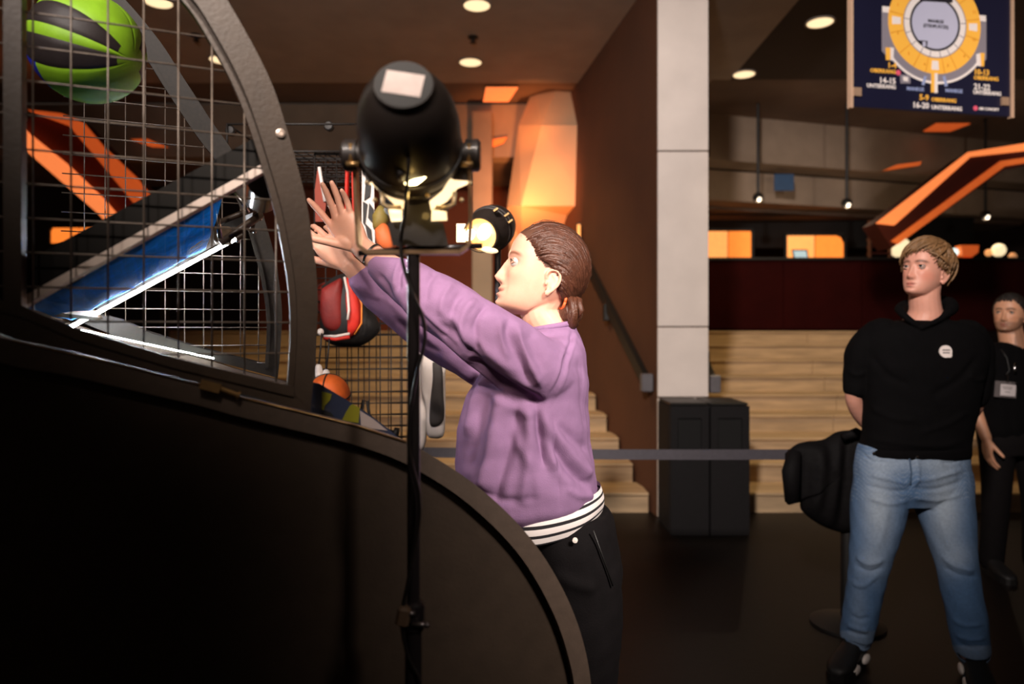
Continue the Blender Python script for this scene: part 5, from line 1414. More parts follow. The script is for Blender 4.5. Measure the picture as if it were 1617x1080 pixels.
fl = [([(905, 516), (897, 555), (885, 596), (862, 640)], 3.2, -.0045), ([(911, 520), (902, 560), (889, 602), (866, 645)], 3.0, .0020), ([(899, 514), (891, 553), (879, 594), (857, 634)], 3.0, .0020),
      ([(862, 642), (820, 622), (772, 592), (738, 568)], 9, -.020), ([(850, 660), (800, 640), (760, 612)], 8, .006),
      ([(846, 640), (852, 690), (862, 740)], 7, -.014), ([(858, 650), (868, 700), (874, 745)], 7, .010), ([(836, 640), (836, 700), (828, 770), (822, 800)], 10, .012),
      ([(815, 630), (806, 690), (790, 750), (776, 800)], 11, -.015), ([(795, 618), (782, 680), (766, 740), (757, 780)], 10, .012), ([(778, 605), (764, 650), (748, 710), (742, 750)], 9, -.013),
      ([(764, 596), (748, 640), (736, 690)], 9, .011), ([(752, 590), (738, 625), (728, 670)], 7, -.010), ([(800, 640), (812, 690), (842, 740), (850, 790)], 9, .006),
      ([(866, 665), (888, 700), (915, 735), (940, 752)], 9, .011), ([(862, 684), (884, 720), (908, 750), (936, 770)], 8, -.011), ([(860, 712), (880, 745), (905, 772)], 8, .007), ([(878, 668), (905, 695), (932, 712)], 8, -.007),
      ([(872, 655), (878, 720), (884, 795)], 2.6, -.004),
      ([(800, 503), (806, 535), (822, 575), (840, 610)], 7, -.011), ([(814, 510), (824, 545), (842, 585), (856, 615)], 7, .009), ([(790, 505), (792, 535), (804, 570)], 6, .006), ([(835, 520), (848, 555), (862, 590)], 8, -.006),
      ([(770, 480), (752, 505), (750, 535), (762, 560)], 6, -.009), ([(752, 470), (733, 495), (730, 525), (742, 552)], 6, .008), ([(733, 455), (716, 482), (712, 510), (722, 540)], 6, -.008), ([(716, 445), (700, 470), (696, 500)], 6, .007),
      ([(700, 490), (730, 520), (770, 555), (815, 590)], 8, .008), ([(694, 510), (726, 542), (768, 575)], 6, -.008), ([(690, 425), (676, 450), (672, 480)], 6, -.006), ([(665, 418), (652, 445), (652, 480)], 6, .005),
      ([(650, 480), (680, 505), (705, 530)], 6, .005), ([(640, 412), (630, 436), (630, 462)], 4.5, -.007), ([(633, 410), (624, 434), (622, 456)], 4, .004),
      ([(918, 560), (921, 620), (925, 690)], 10, -.006), ([(905, 580), (906, 640), (915, 700)], 10, .006), ([(740, 770), (790, 790), (850, 786)], 7, -.006), ([(890, 770), (915, 782), (938, 782)], 6, .006),
      ([(596, 432), (612, 455), (622, 480)], 4, -.006), ([(606, 465), (640, 500), (690, 548)], 6, .006), ([(620, 500), (660, 535), (700, 560)], 6, -.006), ([(640, 470), (690, 520), (730, 560)], 4, -.006), ([(575, 455), (590, 468), (605, 470)], 4, .003)]
folds_px(me, fl)
folds(me, [], noise=.0014, nscale=26, seed=3)
v = getv(me)
gs = link('sweatshirt', me, m_sweat, girl, True)
# neck rib
b = Blob(); ringp = []
for k in range(25):
    a = 2 * PI * k / 24; c = W(869, 514); ringp.append(c + A3((.058 * math.cos(a), .066 * math.sin(a), .010 * math.cos(a) - .004)))
b.limb(ringp, [.008] * 25, ref=(0, 0, 1), seg=10, per=1, caps=False)
link('neck_rib', b.grow(.003, 2), m_sweat, gs, True)
# bracelet
b = MB(); c = Vector(W(588, 403, 1.657)); axb = Vector(W(604, 415, 1.65) - W(572, 392, 1.665)).normalized()
b.lathe([(-.003, .0285), (.003, .0285), (.003, .0298), (-.003, .0298), (-.003, .0285)], c, axb, 24, cap=False); b.build('bracelet', m_chrome, girl, 'auto')
# striped shirt hem below the sweatshirt
st_b = MB(); rings = []
nr = 12
for k in range(nr + 1):
    s = k / nr; py = 776 + 47 * s; cx = (W(800, 0)[0] + W(945, 0)[0]) / 2
    rr = []
    for j in range(64):
        a = 2 * PI * j / 64
        ax_ = .157 + .008 * math.sin(PI * s) + .004 * math.sin(5 * a + 1) * s; by = .186 + .010 * math.sin(PI * s) + .004 * math.sin(6 * a) * s
        x0 = W(850, 0)[0]
        z = W(0, py)[2] - .020 * (-math.cos(a)) * 1.0 - .006 * math.sin(3 * a) * s
        rr.append(Vector((x0 + ax_ * math.cos(a) + .0, WD + by * math.sin(a), z + (.0))))
    rings.append(rr)
st_b.rings(rings, cap=False)
ms = bpy.data.materials.new('striped_jersey'); ms.use_nodes = True
shirt = st_b.build('striped_shirt', ms, girl, True)
v = getv(shirt.data)
nt = ms.node_tree; bs = nt.nodes['Principled BSDF']; bs.inputs['Roughness'].default_value = .85
at = nt.nodes.new('ShaderNodeAttribute'); at.attribute_name = 'stripe'
rp = nt.nodes.new('ShaderNodeValToRGB'); rp.color_ramp.interpolation = 'CONSTANT'
els = rp.color_ramp.elements; els[0].position = 0; els[0].color = (*srgb(228, 218, 214), 1); els[1].position = .16; els[1].color = (*srgb(24, 20, 24), 1)
for p_, c_ in ((.24, srgb(228, 218, 214)), (.42, srgb(24, 20, 24)), (.52, srgb(228, 218, 214)), (.70, srgb(24, 20, 24)), (.79, srgb(228, 218, 214)), (.95, srgb(24, 20, 24))):
    e = els.new(p_); e.color = (*c_, 1)
nt.links.new(at.outputs['Fac'], rp.inputs[0]); nt.links.new(rp.outputs[0], bs.inputs['Base Color'])
sv = np.repeat(np.arange(nr + 1) / nr, 64)
setcol(shirt.data, np.stack([sv[:len(v)]] * 3, 1), 'stripe')
# ---- trousers and shoes
m_black_cloth = M('black_denim', srgb(15, 12, 13), .85, spec=.12, var=.12, scale=40, bump=.15, bscale=300)
tr = Blob()
tr.stack([(W(884, 806), A3((.120, 0, .01)), Y(.160)), (W(890, 824), A3((.126, 0, .008)), Y(.172)), (W(897, 850), A3((.122, 0, 0)), Y(.180)), (W(905, 900), A3((.120, 0, 0)), Y(.182)), (W(908, 940), A3((.105, 0, 0)), Y(.170))], seg=40)
for sd in (-1, 1):
    y = WD + sd * .088
    tr.limb([W(905, 900, y), W(914, 990, y), W(920, 1110, y), W(928, 1250, y + sd * .02), W(930, 1375, y + sd * .03)], [(.115, .092), (.106, .090), (.082, .076), (.075, .07), (.074, .07)], ref=(1, 0, 0), seg=28)
me = tr.grow(.006, 3)
folds(me, [([W(955, 860, 1.62), W(945, 920, 1.62), W(960, 980, 1.62)], .008, -.005), ([W(870, 900, 1.63), W(915, 925, 1.62), W(950, 930, 1.62)], .014, .006)], noise=.002, nscale=20, seed=5)
tro = link('trousers', me, m_black_cloth, girl, True)
b = MB(); b.lathe([(0, .0065), (.003, .0060), (.004, .002)], P(908, 853, WD - .188), (0, -1, 0), 14); b.build('button', M('pale_button', srgb(225, 215, 205), .4), tro, 'auto')
b = MB(); q = [P(937, 838, WD - .172), P(952, 880, WD - .168), P(968, 925, WD - .162)]; b.tube(q, .0022, 6); b.build('pocket_seam', m_blk, tro, True)
for sd in (-1, 1):
    y = WD + sd * .118; x = W(930, 0)[0]
    shoe(girl, (x + .085, y, 0.0), (x - .165, y + sd * .02, 0.0), .09, .085, m_blk, M('white_rubber', srgb(200, 196, 190), .6))
# ---- hair
m_hair = hair_mat('brown_hair', srgb(74, 42, 28), None)
b = MB()
bun_c = W(898, 491, 1.775)
bun_d = A3((-.72, 0, -.70))
def hl_pt(a):
    """hairline direction from the skull centre, a: -1 (right ear) .. 0 (brow middle) .. 1 (left ear)"""
    aa = abs(a)
    F = np.interp(aa, [0, .25, .5, .64, .76, .86, 1.0], [.86, .83, .68, .52, .16, -.16, -.36]); U = np.interp(aa, [0, .25, .5, .64, .76, .86, 1.0], [.47, .44, .30, .02, -.02, -.22, -.62]); L = np.sign(a) * np.interp(aa, [0, .25, .5, .64, .76, .86, 1.0], [0, .42, .84, .95, .99, .96, .74])
    return A3((F, L, U))
def path(st0, tgt, a, s):
    ctrl = A3((-.42, .95 * st0[1], np.interp(abs(a), [0, .5, .75, 1], [1.25, .85, .22, -.45])))
    q = (1 - s) ** 2 * st0 + 2 * s * (1 - s) * ctrl + s * s * tgt
    return q / np.linalg.norm(q)
NSTR = 230
for i in range(NSTR):
    a = -1 + 2 * i / (NSTR - 1) + RNG.normal() * .006
    st0 = hl_pt(max(-1, min(1, a))); st0 = path(st0, bun_d, a, max(0, RNG.normal() * .018 + .006))
    n = 13; pts = []; rad = []
    jit = RNG.normal(size=2) * .05; lift0 = .0008 + .0025 * RNG.random()
    tgt = bun_d + A3((0, .10 * np.sign(a) * (1 - abs(a)) + .05 * RNG.normal(), .10 * RNG.normal()))
    for k in range(n):
        s = k / (n - 1)
        q = path(st0, tgt, a, s)
        lift = lift0 + .008 * math.sin(PI * min(1, s * 1.15) * .5) * (1 - .3 * s) + .0013 * math.sin(9 * s + i)
        pts.append(Vector(skull_pt(q + A3((0, jit[0], jit[1])) * math.sin(PI * s) * .25, HO, HR, HS, lift)))
        rad.append((.0014 + .0058 * min(1, s * 4)) * HS * (1 - .35 * max(0, s - .8) / .2))
    pts.append(Vector(bun_c)); rad.append(.004)
    b.tube(pts, rad, 6)
# second layer that starts farther back, covers the crown
for i in range(120):
    a = RNG.uniform(-1, 1); st0 = path(hl_pt(a), bun_d, a, RNG.uniform(.08, .4)); n = 9; pts = []; rad = []
    for k in range(n):
        s = k / (n - 1); q = path(st0, bun_d, a, s)
        pts.append(Vector(skull_pt(q, HO, HR, HS, .0075 + .004 * math.sin(PI * s)))); rad.append(.0042 * HS * (.3 + .7 * math.sin(PI * min(1, s + .12))))
    b.tube(pts, rad, 6)
hair = b.build('hair', m_hair, girl, True, recalc=False)
b = MB()
for i in range(26):      # the bun: twisted coils
    ph = RNG.uniform(0, 2 * PI); tilt = RNG.normal() * .5; rr = RNG.uniform(.014, .034); pts = []
    e1 = A3((.35, 0, .94)); e2 = A3((0, 1, 0)); e3 = A3((-.94, 0, .35))
    for k in range(15):
        a = ph + 2 * PI * k / 14 * .95
        p = A3((0, 0, 0)) + (e1 * math.cos(a) * 1.15 + e2 * math.sin(a)) * rr + e3 * (tilt * .014 * math.cos(a + ph) + RNG.uniform(-.003, .003) + (.026 - rr) * .35)
        pts.append(Vector(bun_c + (p * HS) @ HR.T + HR @ A3((-.006, .004, -.004))))
    b.tube(pts, [.0025] + [.0078] * 13 + [.0025], 7)
b.sphere(Vector(bun_c + HR @ A3((-.006, .004, -.004))), .030, 14, 10)
b.build('bun', m_hair, hair, True, recalc=False)
b = MB(); rp = [Vector(bun_c + HR @ A3((.020, .004 + .019 * math.cos(2 * PI * k / 12), .019 * math.sin(2 * PI * k / 12) + .016))) for k in range(13)]
b.tube(rp, .0035, 8); o = b.build('hair_tie', M('orange_hair_tie', srgb(220, 90, 40), .6), hair, True); o['label'] = 'orange hair tie'
b = MB()
for i in range(26):      # loose wisps
    a = RNG.uniform(-1, 1); q0 = path(hl_pt(a), bun_d, a, RNG.uniform(.0, .5)); q1 = path(q0, bun_d, a, RNG.uniform(.2, .5)) + RNG.normal(size=3) * .08
    b.tube([Vector(skull_pt(slerp(q0, q1, s), HO, HR, HS, .006 + .012 * math.sin(PI * s * .8))) for s in (0, .25, .5, .75, 1)], [.0004, .0005, .0005, .0004, .0002], 4)
b.build('loose_strands', m_hair, hair, True, recalc=False)['kind'] = 'stuff'
# ------------------------------------------------------------------ the young man watching
MD = 3.0
def Q(px, py, D=MD): return A3(P(px, py, D))
boy = thing('person', 'person in black hoodie and light blue jeans standing with hands behind the back', 'person', tuple(P(1440, 528, MD).xy) + (0,))
yaw, pit = math.radians(60), math.radians(9)
BF = A3((-math.sin(yaw) * math.cos(pit), -math.cos(yaw) * math.cos(pit), math.sin(pit)))
BR = frame(BF, A3((.10, 0, 1)))
BO = Q(1459, 436, 3.0); BS = 1.02
bd = Blob()
head_shape(bd, BO, BR, BS, wide=.97, jaw=.98, nose=1.0, brow=1.3)
def BL(F, L, U): return (A3((F, L, U)) * BS) @ BR.T + BO
bd.limb([BL(-.028, 0, -.02), BL(-.022, 0, -.075), Q(1461, 492, 3.02), Q(1460, 515, 3.03)], [(.056, .060), (.058, .063), (.066, .070), (.11, .08)], ref=(1, 0, 0))
X = lambda k: A3((k, 0, 0))
Yv = lambda k: A3((0, k, 0))
bd.stack([(Q(1460, 508, 3.02), X(.10), Yv(.06)), (Q(1459, 530, 3.02), X(.19), Yv(.085)), (Q(1455, 570, 3.02), X(.185), Yv(.095)), (Q(1449, 640, 3.02), X(.165), Yv(.09)),
          (Q(1444, 700, 3.02), X(.165), Yv(.09)), (Q(1442, 760, 3.02), X(.17), Yv(.095)), (Q(1442, 785, 3.02), X(.12), Yv(.08))])
bd.limb([Q(1384, 532, 3.02), Q(1362, 575, 3.04), Q(1348, 620, 3.06), Q(1360, 655, 3.12), Q(1392, 690, 3.20)], [.05, .043, .036, .036, .028], ref=(0, 1, 0))
bd.limb([Q(1534, 534, 3.02), Q(1540, 580, 3.04), Q(1540, 628, 3.06), Q(1528, 655, 3.12), Q(1494, 692, 3.20)], [.05, .045, .041, .038, .028], ref=(0, 1, 0))
hand(bd, Q(1394, 691, 3.20), (.8, .1, -.35), (0, 1, 0), (.3, 0, .9), .98, curl=((25, 30, 20),) * 4)
hand(bd, Q(1490, 694, 3.23), (-.8, .1, -.35), (0, 1, 0), (-.3, 0, .9), .98, curl=((25, 30, 20),) * 4)
LEGS = {-1: [Q(1393, 745, 3.02), Q(1376, 860, 2.99), Q(1367, 910, 2.98), Q(1352, 1005, 3.02)], 1: [Q(1488, 745, 3.02), Q(1503, 850, 2.95), Q(1512, 900, 2.92), Q(1532, 1030, 2.88)]}
for sd in (-1, 1): bd.limb(LEGS[sd], [.085, .062, .052, .040], ref=(1, 0, 0))
me = bd.grow(.0031, 2, .5)
v = getv(me)
setcol(me, head_tint(v, BO, BR, srgb(206, 148, 128), srgb(166, 84, 76), srgb(66, 40, 25), s=BS, blush=.55, wide=.97, scalp=(srgb(104, 74, 46), (-.6, 0, .8), .05, .04)))
link('body', me, m_skin, boy, True)
eyes(BO, BR, boy, (.05, .05, .05), BS, (1, .12, .06), .97)
# hoodie
m_hood = M('black_hoodie', srgb(8, 7, 8), .9, spec=.08, var=.1, scale=30, bump=.15, bscale=300)
h = Blob()
def rg(x0, x1, py, dep, D=3.02): return ((Q(x0, py, D) + Q(x1, py, D)) / 2, (Q(x1, py, D) - Q(x0, py, D)) / 2, Yv(dep))
h.stack([rg(1420, 1502, 506, .080), rg(1398, 1524, 511, .10), rg(1366, 1549, 522, .115), rg(1358, 1556, 550, .135), rg(1362, 1550, 590, .142), rg(1367, 1538, 640, .138), rg(1363, 1530, 690, .136), rg(1358, 1527, 714, .132), rg(1360, 1526, 720, .126)], seg=48, expo=2.3)
h.limb([Q(1392, 532, 3.03), Q(1368, 550, 3.04), Q(1357, 578, 3.05), Q(1352, 609, 3.06)], [.082, .074, .064, .058], ref=(0, 1, 0), seg=28)
h.limb([Q(1526, 534, 3.03), Q(1540, 555, 3.04), Q(1543, 585, 3.05), Q(1539, 624, 3.06)], [.082, .074, .066, .058], ref=(0, 1, 0), seg=28)
for k in range(1):   # hood lying round the neck, open in a v at the front
    hp = [Q(1453, 516, 2.905), Q(1438, 506, 2.915), Q(1426, 496, 2.945), Q(1421, 488, 3.00), Q(1432, 484, 3.08), Q(1465, 484, 3.12), Q(1492, 481, 3.09), Q(1502, 486, 3.02), Q(1495, 496, 2.95), Q(1478, 507, 2.91), Q(1456, 517, 2.90)]
    h.limb(hp, [.010, .012, .015, .020, .032, .042, .040, .028, .018, .013, .010], ref=(0, 1, 0), seg=16, per=4)
me = h.grow(.0055, 4, .5)
folds_px(me, [([(1375, 560), (1400, 590), (1440, 610)], 6, -.007), ([(1545, 560), (1515, 600), (1470, 625)], 6, -.007), ([(1370, 640), (1410, 660), (1450, 665)], 5, .006), ([(1530, 650), (1495, 670), (1450, 685)], 5, .006),
              ([(1366, 690), (1420, 700), (1480, 704), (1526, 694)], 5, .006), ([(1340, 585), (1352, 592), (1368, 588)], 4, .006), ([(1530, 590), (1542, 600), (1556, 596)], 4, .006), ([(1362, 709), (1440, 713), (1524, 709)], 2.2, -.004)])
folds(me, [], noise=.0016, nscale=18, seed=9)
hd = link('hoodie', me, m_hood, boy, True)
def on_front(px, py, ob, lift=.003):
    v = getv(ob.data); X_ = CX + v[:, 0] / v[:, 1] * FPX; Y_ = HZ - (v[:, 2] - EYE) / v[:, 1] * FPX
    k = ((X_ - px) ** 2 + (Y_ - py) ** 2) < 30
    return P(px, py, (v[k, 1].min() if k.any() else 2.9) - lift)
c = on_front(1493, 555, hd)
bp = []
for k in range(20):
    a = 2 * PI * k / 20; r = .0255
    q = Vector((r * math.cos(a), 0, r * math.sin(a)))
    if k in (17, 18): q *= 1.22
    bp.append(c + q)
b = MB(); b.prism(list(range(20)), lambda i: bp[i] + Vector((0, -.004, 0)), lambda i: bp[i] + Vector((0, .003, 0)))
bdg = b.build('badge', M('white_badge', srgb(226, 214, 208), .6), hd); bdg['label'] = 'white drop shaped badge with two lines of small print'
for dz, w in ((.006, .032), (-.005, .028)):
    b = MB()
    for i in range(9):
        b.box(c + Vector((-w / 2 + w * (i + .5) / 9, -.0048, dz)), (w / 9 * .7, .001, .0062 if i % 3 else .0045))
    b.build('print_line', M('badge_print', srgb(120, 112, 110), .7), bdg)['kind'] = 'stuff'
# jeans
m_denim = M('washed_denim', (.3, .4, .5), .85, attr='tint', var=.10, scale=90, bump=.2, bscale=350)
j = Blob()
j.stack([rg(1358, 1527, 702, .118), rg(1352, 1528, 730, .130), rg(1350, 1530, 758, .135), rg(1352, 1531, 775, .128), rg(1372, 1510, 795, .10)], seg=44, expo=2.2)
j.limb([Q(1396, 750, 3.02), Q(1388, 800, 3.01), Q(1379, 860, 2.99), Q(1370, 905, 2.985), Q(1362, 955, 3.0), Q(1352, 1000, 3.02), Q(1352, 1004, 3.02)], [(.122, .115), (.112, .108), (.090, .09), (.077, .078), (.068, .075), (.063, .072), (.062, .07)], ref=(1, 0, 0), seg=30)
j.limb([Q(1484, 750, 3.02), Q(1492, 800, 2.99), Q(1503, 850, 2.955), Q(1511, 895, 2.925), Q(1523, 955, 2.90), Q(1534, 1020, 2.88), Q(1535, 1026, 2.88)], [(.125, .115), (.115, .108), (.094, .09), (.080, .08), (.072, .077), (.068, .074), (.066, .072)], ref=(1, 0, 0), seg=30)
me = j.grow(.0045, 3, .5)
folds_px(me, [([(1350, 878), (1372, 890), (1396, 884)], 4, .010), ([(1350, 892), (1372, 902), (1394, 896)], 3.5, -.008), ([(1340, 915), (1362, 925), (1388, 905)], 4, .006), ([(1336, 985), (1352, 992), (1372, 996)], 3.5, .008), ([(1336, 994), (1352, 1001), (1370, 1004)], 3, -.006), ([(1342, 970), (1356, 978), (1374, 976)], 3.5, -.006),
              ([(1488, 880), (1512, 895), (1540, 902)], 4, .010), ([(1490, 895), (1515, 908), (1544, 912)], 3.5, -.008), ([(1500, 1000), (1530, 1010), (1556, 1008)], 3.5, .008), ([(1505, 1012), (1530, 1022), (1556, 1020)], 3, -.006), ([(1500, 975), (1525, 988), (1552, 985)], 3.5, .006),
              ([(1440, 765), (1410, 758), (1372, 748)], 4, .007), ([(1440, 775), (1405, 775), (1365, 765)], 4, -.006), ([(1438, 760), (1475, 755), (1520, 742)], 4, .007), ([(1440, 772), (1480, 772), (1526, 758)], 4, -.006), ([(1440, 785), (1480, 790), (1520, 780)], 4, .006), ([(1436, 790), (1405, 795), (1368, 785)], 4, .006),
              ([(1440, 722), (1441, 750), (1437, 772)], 2.5, -.006), ([(1447, 722), (1450, 750), (1444, 770)], 3, .005), ([(1362, 716), (1378, 728), (1402, 730)], 1.8, -.005), ([(1524, 716), (1508, 730), (1484, 730)], 1.8, -.005),
              ([(1476, 800), (1492, 840), (1500, 870)], 7, .005), ([(1400, 800), (1394, 840), (1384, 870)], 7, .005)])
folds(me, [], noise=.0014, nscale=24, seed=11)
v = getv(me)
px_v = CX + v[:, 0] / v[:, 1] * FPX; py_v = HZ - (v[:, 2] - EYE) / v[:, 1] * FPX
base = np.tile(A3(srgb(62, 92, 128)), (len(v), 1)); pale = A3(srgb(146, 158, 170))
def blobw(x, y, sx, sy): return np.exp(-((px_v - x) / sx) ** 2 - ((py_v - y) / sy) ** 2)
w = np.clip(.9 * blobw(1388, 800, 26, 75) + .9 * blobw(1492, 800, 28, 75) + .5 * blobw(1440, 730, 80, 18) + .35 * blobw(1375, 890, 20, 25) + .4 * blobw(1512, 880, 24, 25) + .25 * blobw(1355, 960, 14, 60), 0, 1)
w *= (getn(me)[:, 1] < .2)
base = base * (1 - w[:, None]) + pale * w[:, None]
st = .35 * ((np.sin(v[:, 2] * 330 + 9 * np.sin(v[:, 0] * 60)) > .80) & (py_v < 790)); base = base * (1 - st[:, None]) + pale * st[:, None]
hem = ((py_v > 996) & (px_v < 1440)) | ((py_v > 1019) & (px_v > 1440)); base[hem] = base[hem] * .75 + pale * .25
setcol(me, base)
jn = link('jeans', me, m_denim, boy, True)
b = MB(); b.tube([on_front(1436, 724, jn), on_front(1439, 745, jn), on_front(1438, 765, jn)], .003, 6); b.build('fly_seam', M('denim_seam', srgb(60, 80, 104), .8), jn, True)
for x, y in ((1380, 716), (1448, 722)):
    b = MB(); b.lathe([(0, .007), (.003, .006), (.004, .001)], on_front(x, y, jn, .001), (0, -1, 0), 12); b.build('button', m_chrome, jn, 'auto')
# sneakers
m_snk = M('black_sneaker', srgb(18, 17, 17), .6, var=.1)
m_wht = M('white_sneaker_sole', srgb(224, 214, 206), .55)
for heel, toe in (((P(1358, 0, 3.07).x, 3.07, 0), (P(1318, 0, 2.86).x, 2.86, 0)), ((P(1534, 0, 2.95).x, 2.95, 0), (P(1556, 0, 2.68).x, 2.68, 0))):
    s = shoe(boy, heel, toe, .105, .10, m_snk, m_blk)
    hv, tv = A3(heel), A3(toe); d = (tv - hv) / np.linalg.norm(tv - hv); sdv = np.cross(A3((0, 0, 1)), d)
    for a, wd, z, sg in ((.62, .05, .022, 1), (.22, .05, .030, 1), (.62, .05, .022, -1), (.22, .05, .030, -1)):
        c_ = hv + d * a * np.linalg.norm(tv - hv) + sdv * .046 * sg
        b = MB(); b.sphere(c_ + A3((0, 0, z)), (.040, .012, .020), 14, 8, Matrix(np.stack([d, sdv, A3((0, 0, 1))], 1).tolist())); b.build('sole_patch', m_wht, s, True)
# fringe hair
m_fair = hair_mat('sandy_hair', srgb(122, 90, 58), None)
def mop(name, o, R, s, parent, mat, n_top, crown, seed, thick):
    rgn = np.random.default_rng(seed); b = MB()
    tab_a = [-1, -.82, -.66, -.52, -.40, -.26, -.14, -.02, .08, .18, .27, .36, .48, .60, .74, .86, 1]
    tab_u = [-.98, -.92, -.62, -.25, -.12, .10, .24, .34, .44, .50, .30, -.02, -.16, -.40, -.80, -.95, -.98]
    for i in range(n_top):
        az = rgn.uniform(-1, 1); F, L = math.cos(az * PI), math.sin(az * PI)
        uu = np.interp(az, tab_a, tab_u) + rgn.normal() * .07
        end = A3((F * (1.0 if F > 0 else .92), L, uu))
        st0 = A3(crown) + rgn.normal(size=3) * .30
        sweep = -.42 * (1 if F > .2 else .25) * (.6 + .7 * rgn.random())      # combed across the brow
        n = 10; pts = []; rad = []; lf = rgn.uniform(.25, 1.15) * thick; r0 = rgn.uniform(.0030, .0070); flick = rgn.normal() * .006; wv = rgn.uniform(0, 6)
        for k in range(n):
            t = k / (n - 1); q = slerp(st0, end, t)
            q = q + A3((.03 * math.sin(5 * t + wv), -sweep * math.sin(PI * t) * (1 - t) + sweep * .5 * t * t + .04 * math.sin(6 * t + wv), 0))
            lift = .003 + lf * (math.sin(PI * min(1, .18 + t * .80)) ** .7) + (flick + .003) * t ** 3
            pts.append(Vector(skull_pt(q, o, R, s, max(.002, lift)))); rad.append(max(.0009, r0 * s * (math.sin(PI * (.10 + .88 * t))) ** .6))
        b.tube(pts, rad, 6)
    for i in range(n_top // 2):          # short locks under the top layer close the gaps
        az = rgn.uniform(-1, 1); k = rgn.uniform(.0, .92)
        e0 = A3((math.cos(az * PI), math.sin(az * PI), np.interp(az, tab_a, tab_u) + .12)); q0 = slerp(crown, e0, k); q1 = slerp(crown, e0, min(1, k + .30))
        b.tube([Vector(skull_pt(slerp(q0, q1, t), o, R, s, .004)) for t in (0, .33, .66, 1)], [.004, .010, .010, .003], 6)
    return b.build(name, mat, parent, True, recalc=False)
mop('hair', BO, BR, BS, boy, m_fair, 560, (-.40, .12, .9), 21, .021)

# ------------------------------------------------------------------ the man at the edge of the picture
ED = 4.15
def E_(px, py, D=ED): return A3(P(px, py, D))
man = thing('person', 'person with cropped dark hair and stubble in black shirt at the picture edge', 'person', tuple(P(1598, 528, ED).xy) + (0,))
yaw, pit = math.radians(22), math.radians(4)
GF = A3((-math.sin(math.radians(52)), -math.cos(math.radians(52)), .06)); GR = frame(GF, A3((.06, 0, 1)))
GO = E_(1594, 501, ED); GS = .97
g = Blob()
head_shape(g, GO, GR, GS, wide=1.06, jaw=1.05, nose=1.1, smile=.35, brow=1.6)
def GL(F, L, U): return (A3((F, L, U)) * GS) @ GR.T + GO
g.limb([GL(-.028, 0, -.02), GL(-.022, 0, -.075), E_(1600, 545), E_(1602, 562)], [(.060, .062), (.062, .064), (.070, .07), (.11, .08)], ref=(1, 0, 0))
gx = E_(1604, 0)[0]
def gr(z, hx, hy): return (A3((gx, ED + .02, z)), X(hx), Yv(hy))
g.stack([gr(1.33, .10, .065), gr(1.27, .19, .09), (A3((gx, ED + .02, 1.15)), X(.19), Yv(.10)), gr(.98, .17, .10), gr(.85, .175, .10), gr(.78, .13, .09)])
for sd in (-1, 1):
    g.limb([(gx + sd * .185, ED + .02, 1.27), (gx + sd * .22, ED + .05, 1.03), (gx + sd * .20, ED - .04, .80)], [.05, .042, .028], ref=(0, 1, 0))
    hand(g, (gx + sd * .20, ED - .04, .80), (0, -.15, -1), (-sd, 0, 0), (0, -1, -.15), .98, curl=((14, 20, 12),) * 4, thumb=(30, 10, 10))
    g.limb([(gx + sd * .09, ED + .02, .80), (gx + sd * .11, ED, .45), (gx + sd * .13, ED + .02, .09)], [.08, .055, .04], ref=(1, 0, 0))
me = g.grow(.0036, 2, .5); v = getv(me)
setcol(me, head_tint(v, GO, GR, srgb(205, 150, 118), srgb(150, 82, 70), srgb(36, 26, 22), smile=.35, stubble=srgb(92, 66, 54), s=GS, wide=1.06, blen=.022, scalp=(srgb(34, 27, 23), (-.6, 0, .8), -.03, .02)))
link('body', me, m_skin, man, True)
eyes(GO, GR, man, (.03, .02, .012), GS, (1, .1, .05), 1.06)
ts_ = Blob()
ts_.stack([gr(1.352, .085, .075), gr(1.335, .13, .09), gr(1.30, .205, .105), gr(1.24, .225, .12), gr(1.12, .215, .13), gr(.98, .20, .13), gr(.86, .205, .13), gr(.80, .20, .125)], seg=40)
for sd in (-1, 1):
    ts_.limb([(gx + sd * .17, ED + .02, 1.275), (gx + sd * .225, ED + .03, 1.20), (gx + sd * .235, ED + .045, 1.06)], [.075, .068, .060], ref=(0, 1, 0))
me = ts_.grow(.008, 4); folds(me, [], noise=.003, nscale=16, seed=4)
tee = link('shirt', me, m_hood, man, True)
tz_ = Blob()
tz_.stack([gr(.87, .19, .125), gr(.78, .195, .13), gr(.70, .17, .12)], seg=36)
for sd in (-1, 1): tz_.limb([(gx + sd * .095, ED + .02, .78), (gx + sd * .115, ED, .45), (gx + sd * .13, ED + .02, .07)], [.10, .075, .065], ref=(1, 0, 0))
link('trousers', tz_.grow(.009, 3), m_black_cloth, man, True)
for sd in (-1, 1): shoe(man, (gx + sd * .13, ED + .08, 0), (gx + sd * .16, ED - .20, 0), .10, .09, m_snk, m_blk)
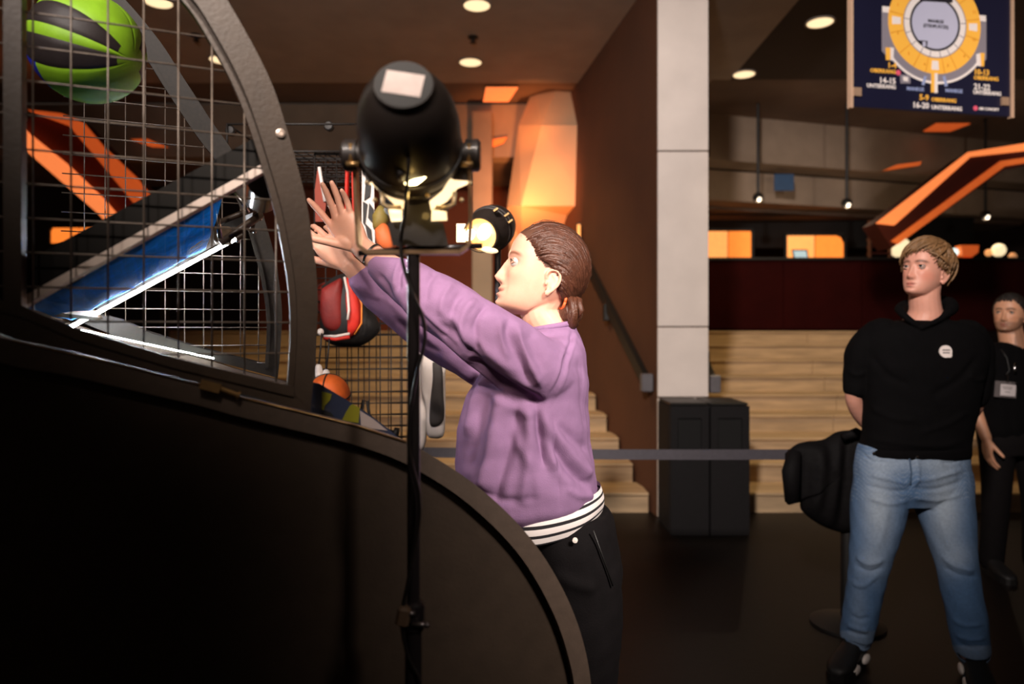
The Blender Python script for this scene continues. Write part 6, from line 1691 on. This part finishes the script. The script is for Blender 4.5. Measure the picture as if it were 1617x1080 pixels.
# short cropped hair: cap of fine tufts
b = MB(); rgn = np.random.default_rng(5)
for i in range(3500):
    q = rgn.normal(size=3); q /= np.linalg.norm(q)
    lim = np.interp(math.acos(max(-1, min(1, q[0] / math.hypot(q[0], q[1])))) / PI, [0, .16, .26, .34, .42, .55, 1], [.50, .46, .34, .02, -.12, -.35, -.75])
    if q[2] < lim: continue
    p0 = skull_pt(q, GO, GR, GS, .0045); p1 = skull_pt(q + A3((.06, 0, .02)) + rgn.normal(size=3) * .03, GO, GR, GS, .0095)
    b.tube([Vector(p0), Vector(p1)], [.0075, .0040], 5)
b.build('hair', hair_mat('dark_cropped_hair', srgb(30, 24, 20), None), man, True, recalc=False)
# badge on the lanyard
def on_tee(px, py): return on_front(px, py, tee, .006)
bc_ = on_tee(1588, 615)
lany = thing('name_badge', 'clear name badge with white card hanging on the man black shirt', 'badge', tuple(bc_))
b = MB(); b.box(bc_, (.125, .004, .092), Matrix.Rotation(.08, 3, 'Y'), .002); b.build('badge_sleeve', M('clear_sleeve', srgb(120, 112, 112), .25, alpha=.55), lany)
b = MB(); b.box(bc_ + Vector((.012, -.003, -.004)), (.085, .002, .064), Matrix.Rotation(.08, 3, 'Y')); cd = b.build('card', M('white_card', srgb(206, 196, 196), .6), lany)
for dz, w in ((.014, .06), (.004, .05), (-.014, .03)):
    b = MB(); b.box(bc_ + Vector((.008, -.0045, dz)), (w, .001, .004), Matrix.Rotation(.08, 3, 'Y')); b.build('print_line', M('badge_print', srgb(120, 112, 110), .7), cd)
b = MB(); b.bar(bc_ + Vector((.004, -.004, .045)), bc_ + Vector((.002, -.006, .085)), .020, .006); b.build('clip', m_chrome, lany)
b = MB(); b.tube([on_tee(1603, 590), on_tee(1602, 582), on_tee(1603, 574)], .0095, 10); b.build('strap_buckle', m_chrome, lany, True)
b = MB(); sp = [bc_ + Vector((.002, -.004, .085)), Vector(on_tee(1594, 585)), Vector(on_tee(1590, 565)), Vector(on_tee(1580, 552))]
b.tube(sp, .004, 6); b.build('lanyard_strap', m_blk, lany, True)
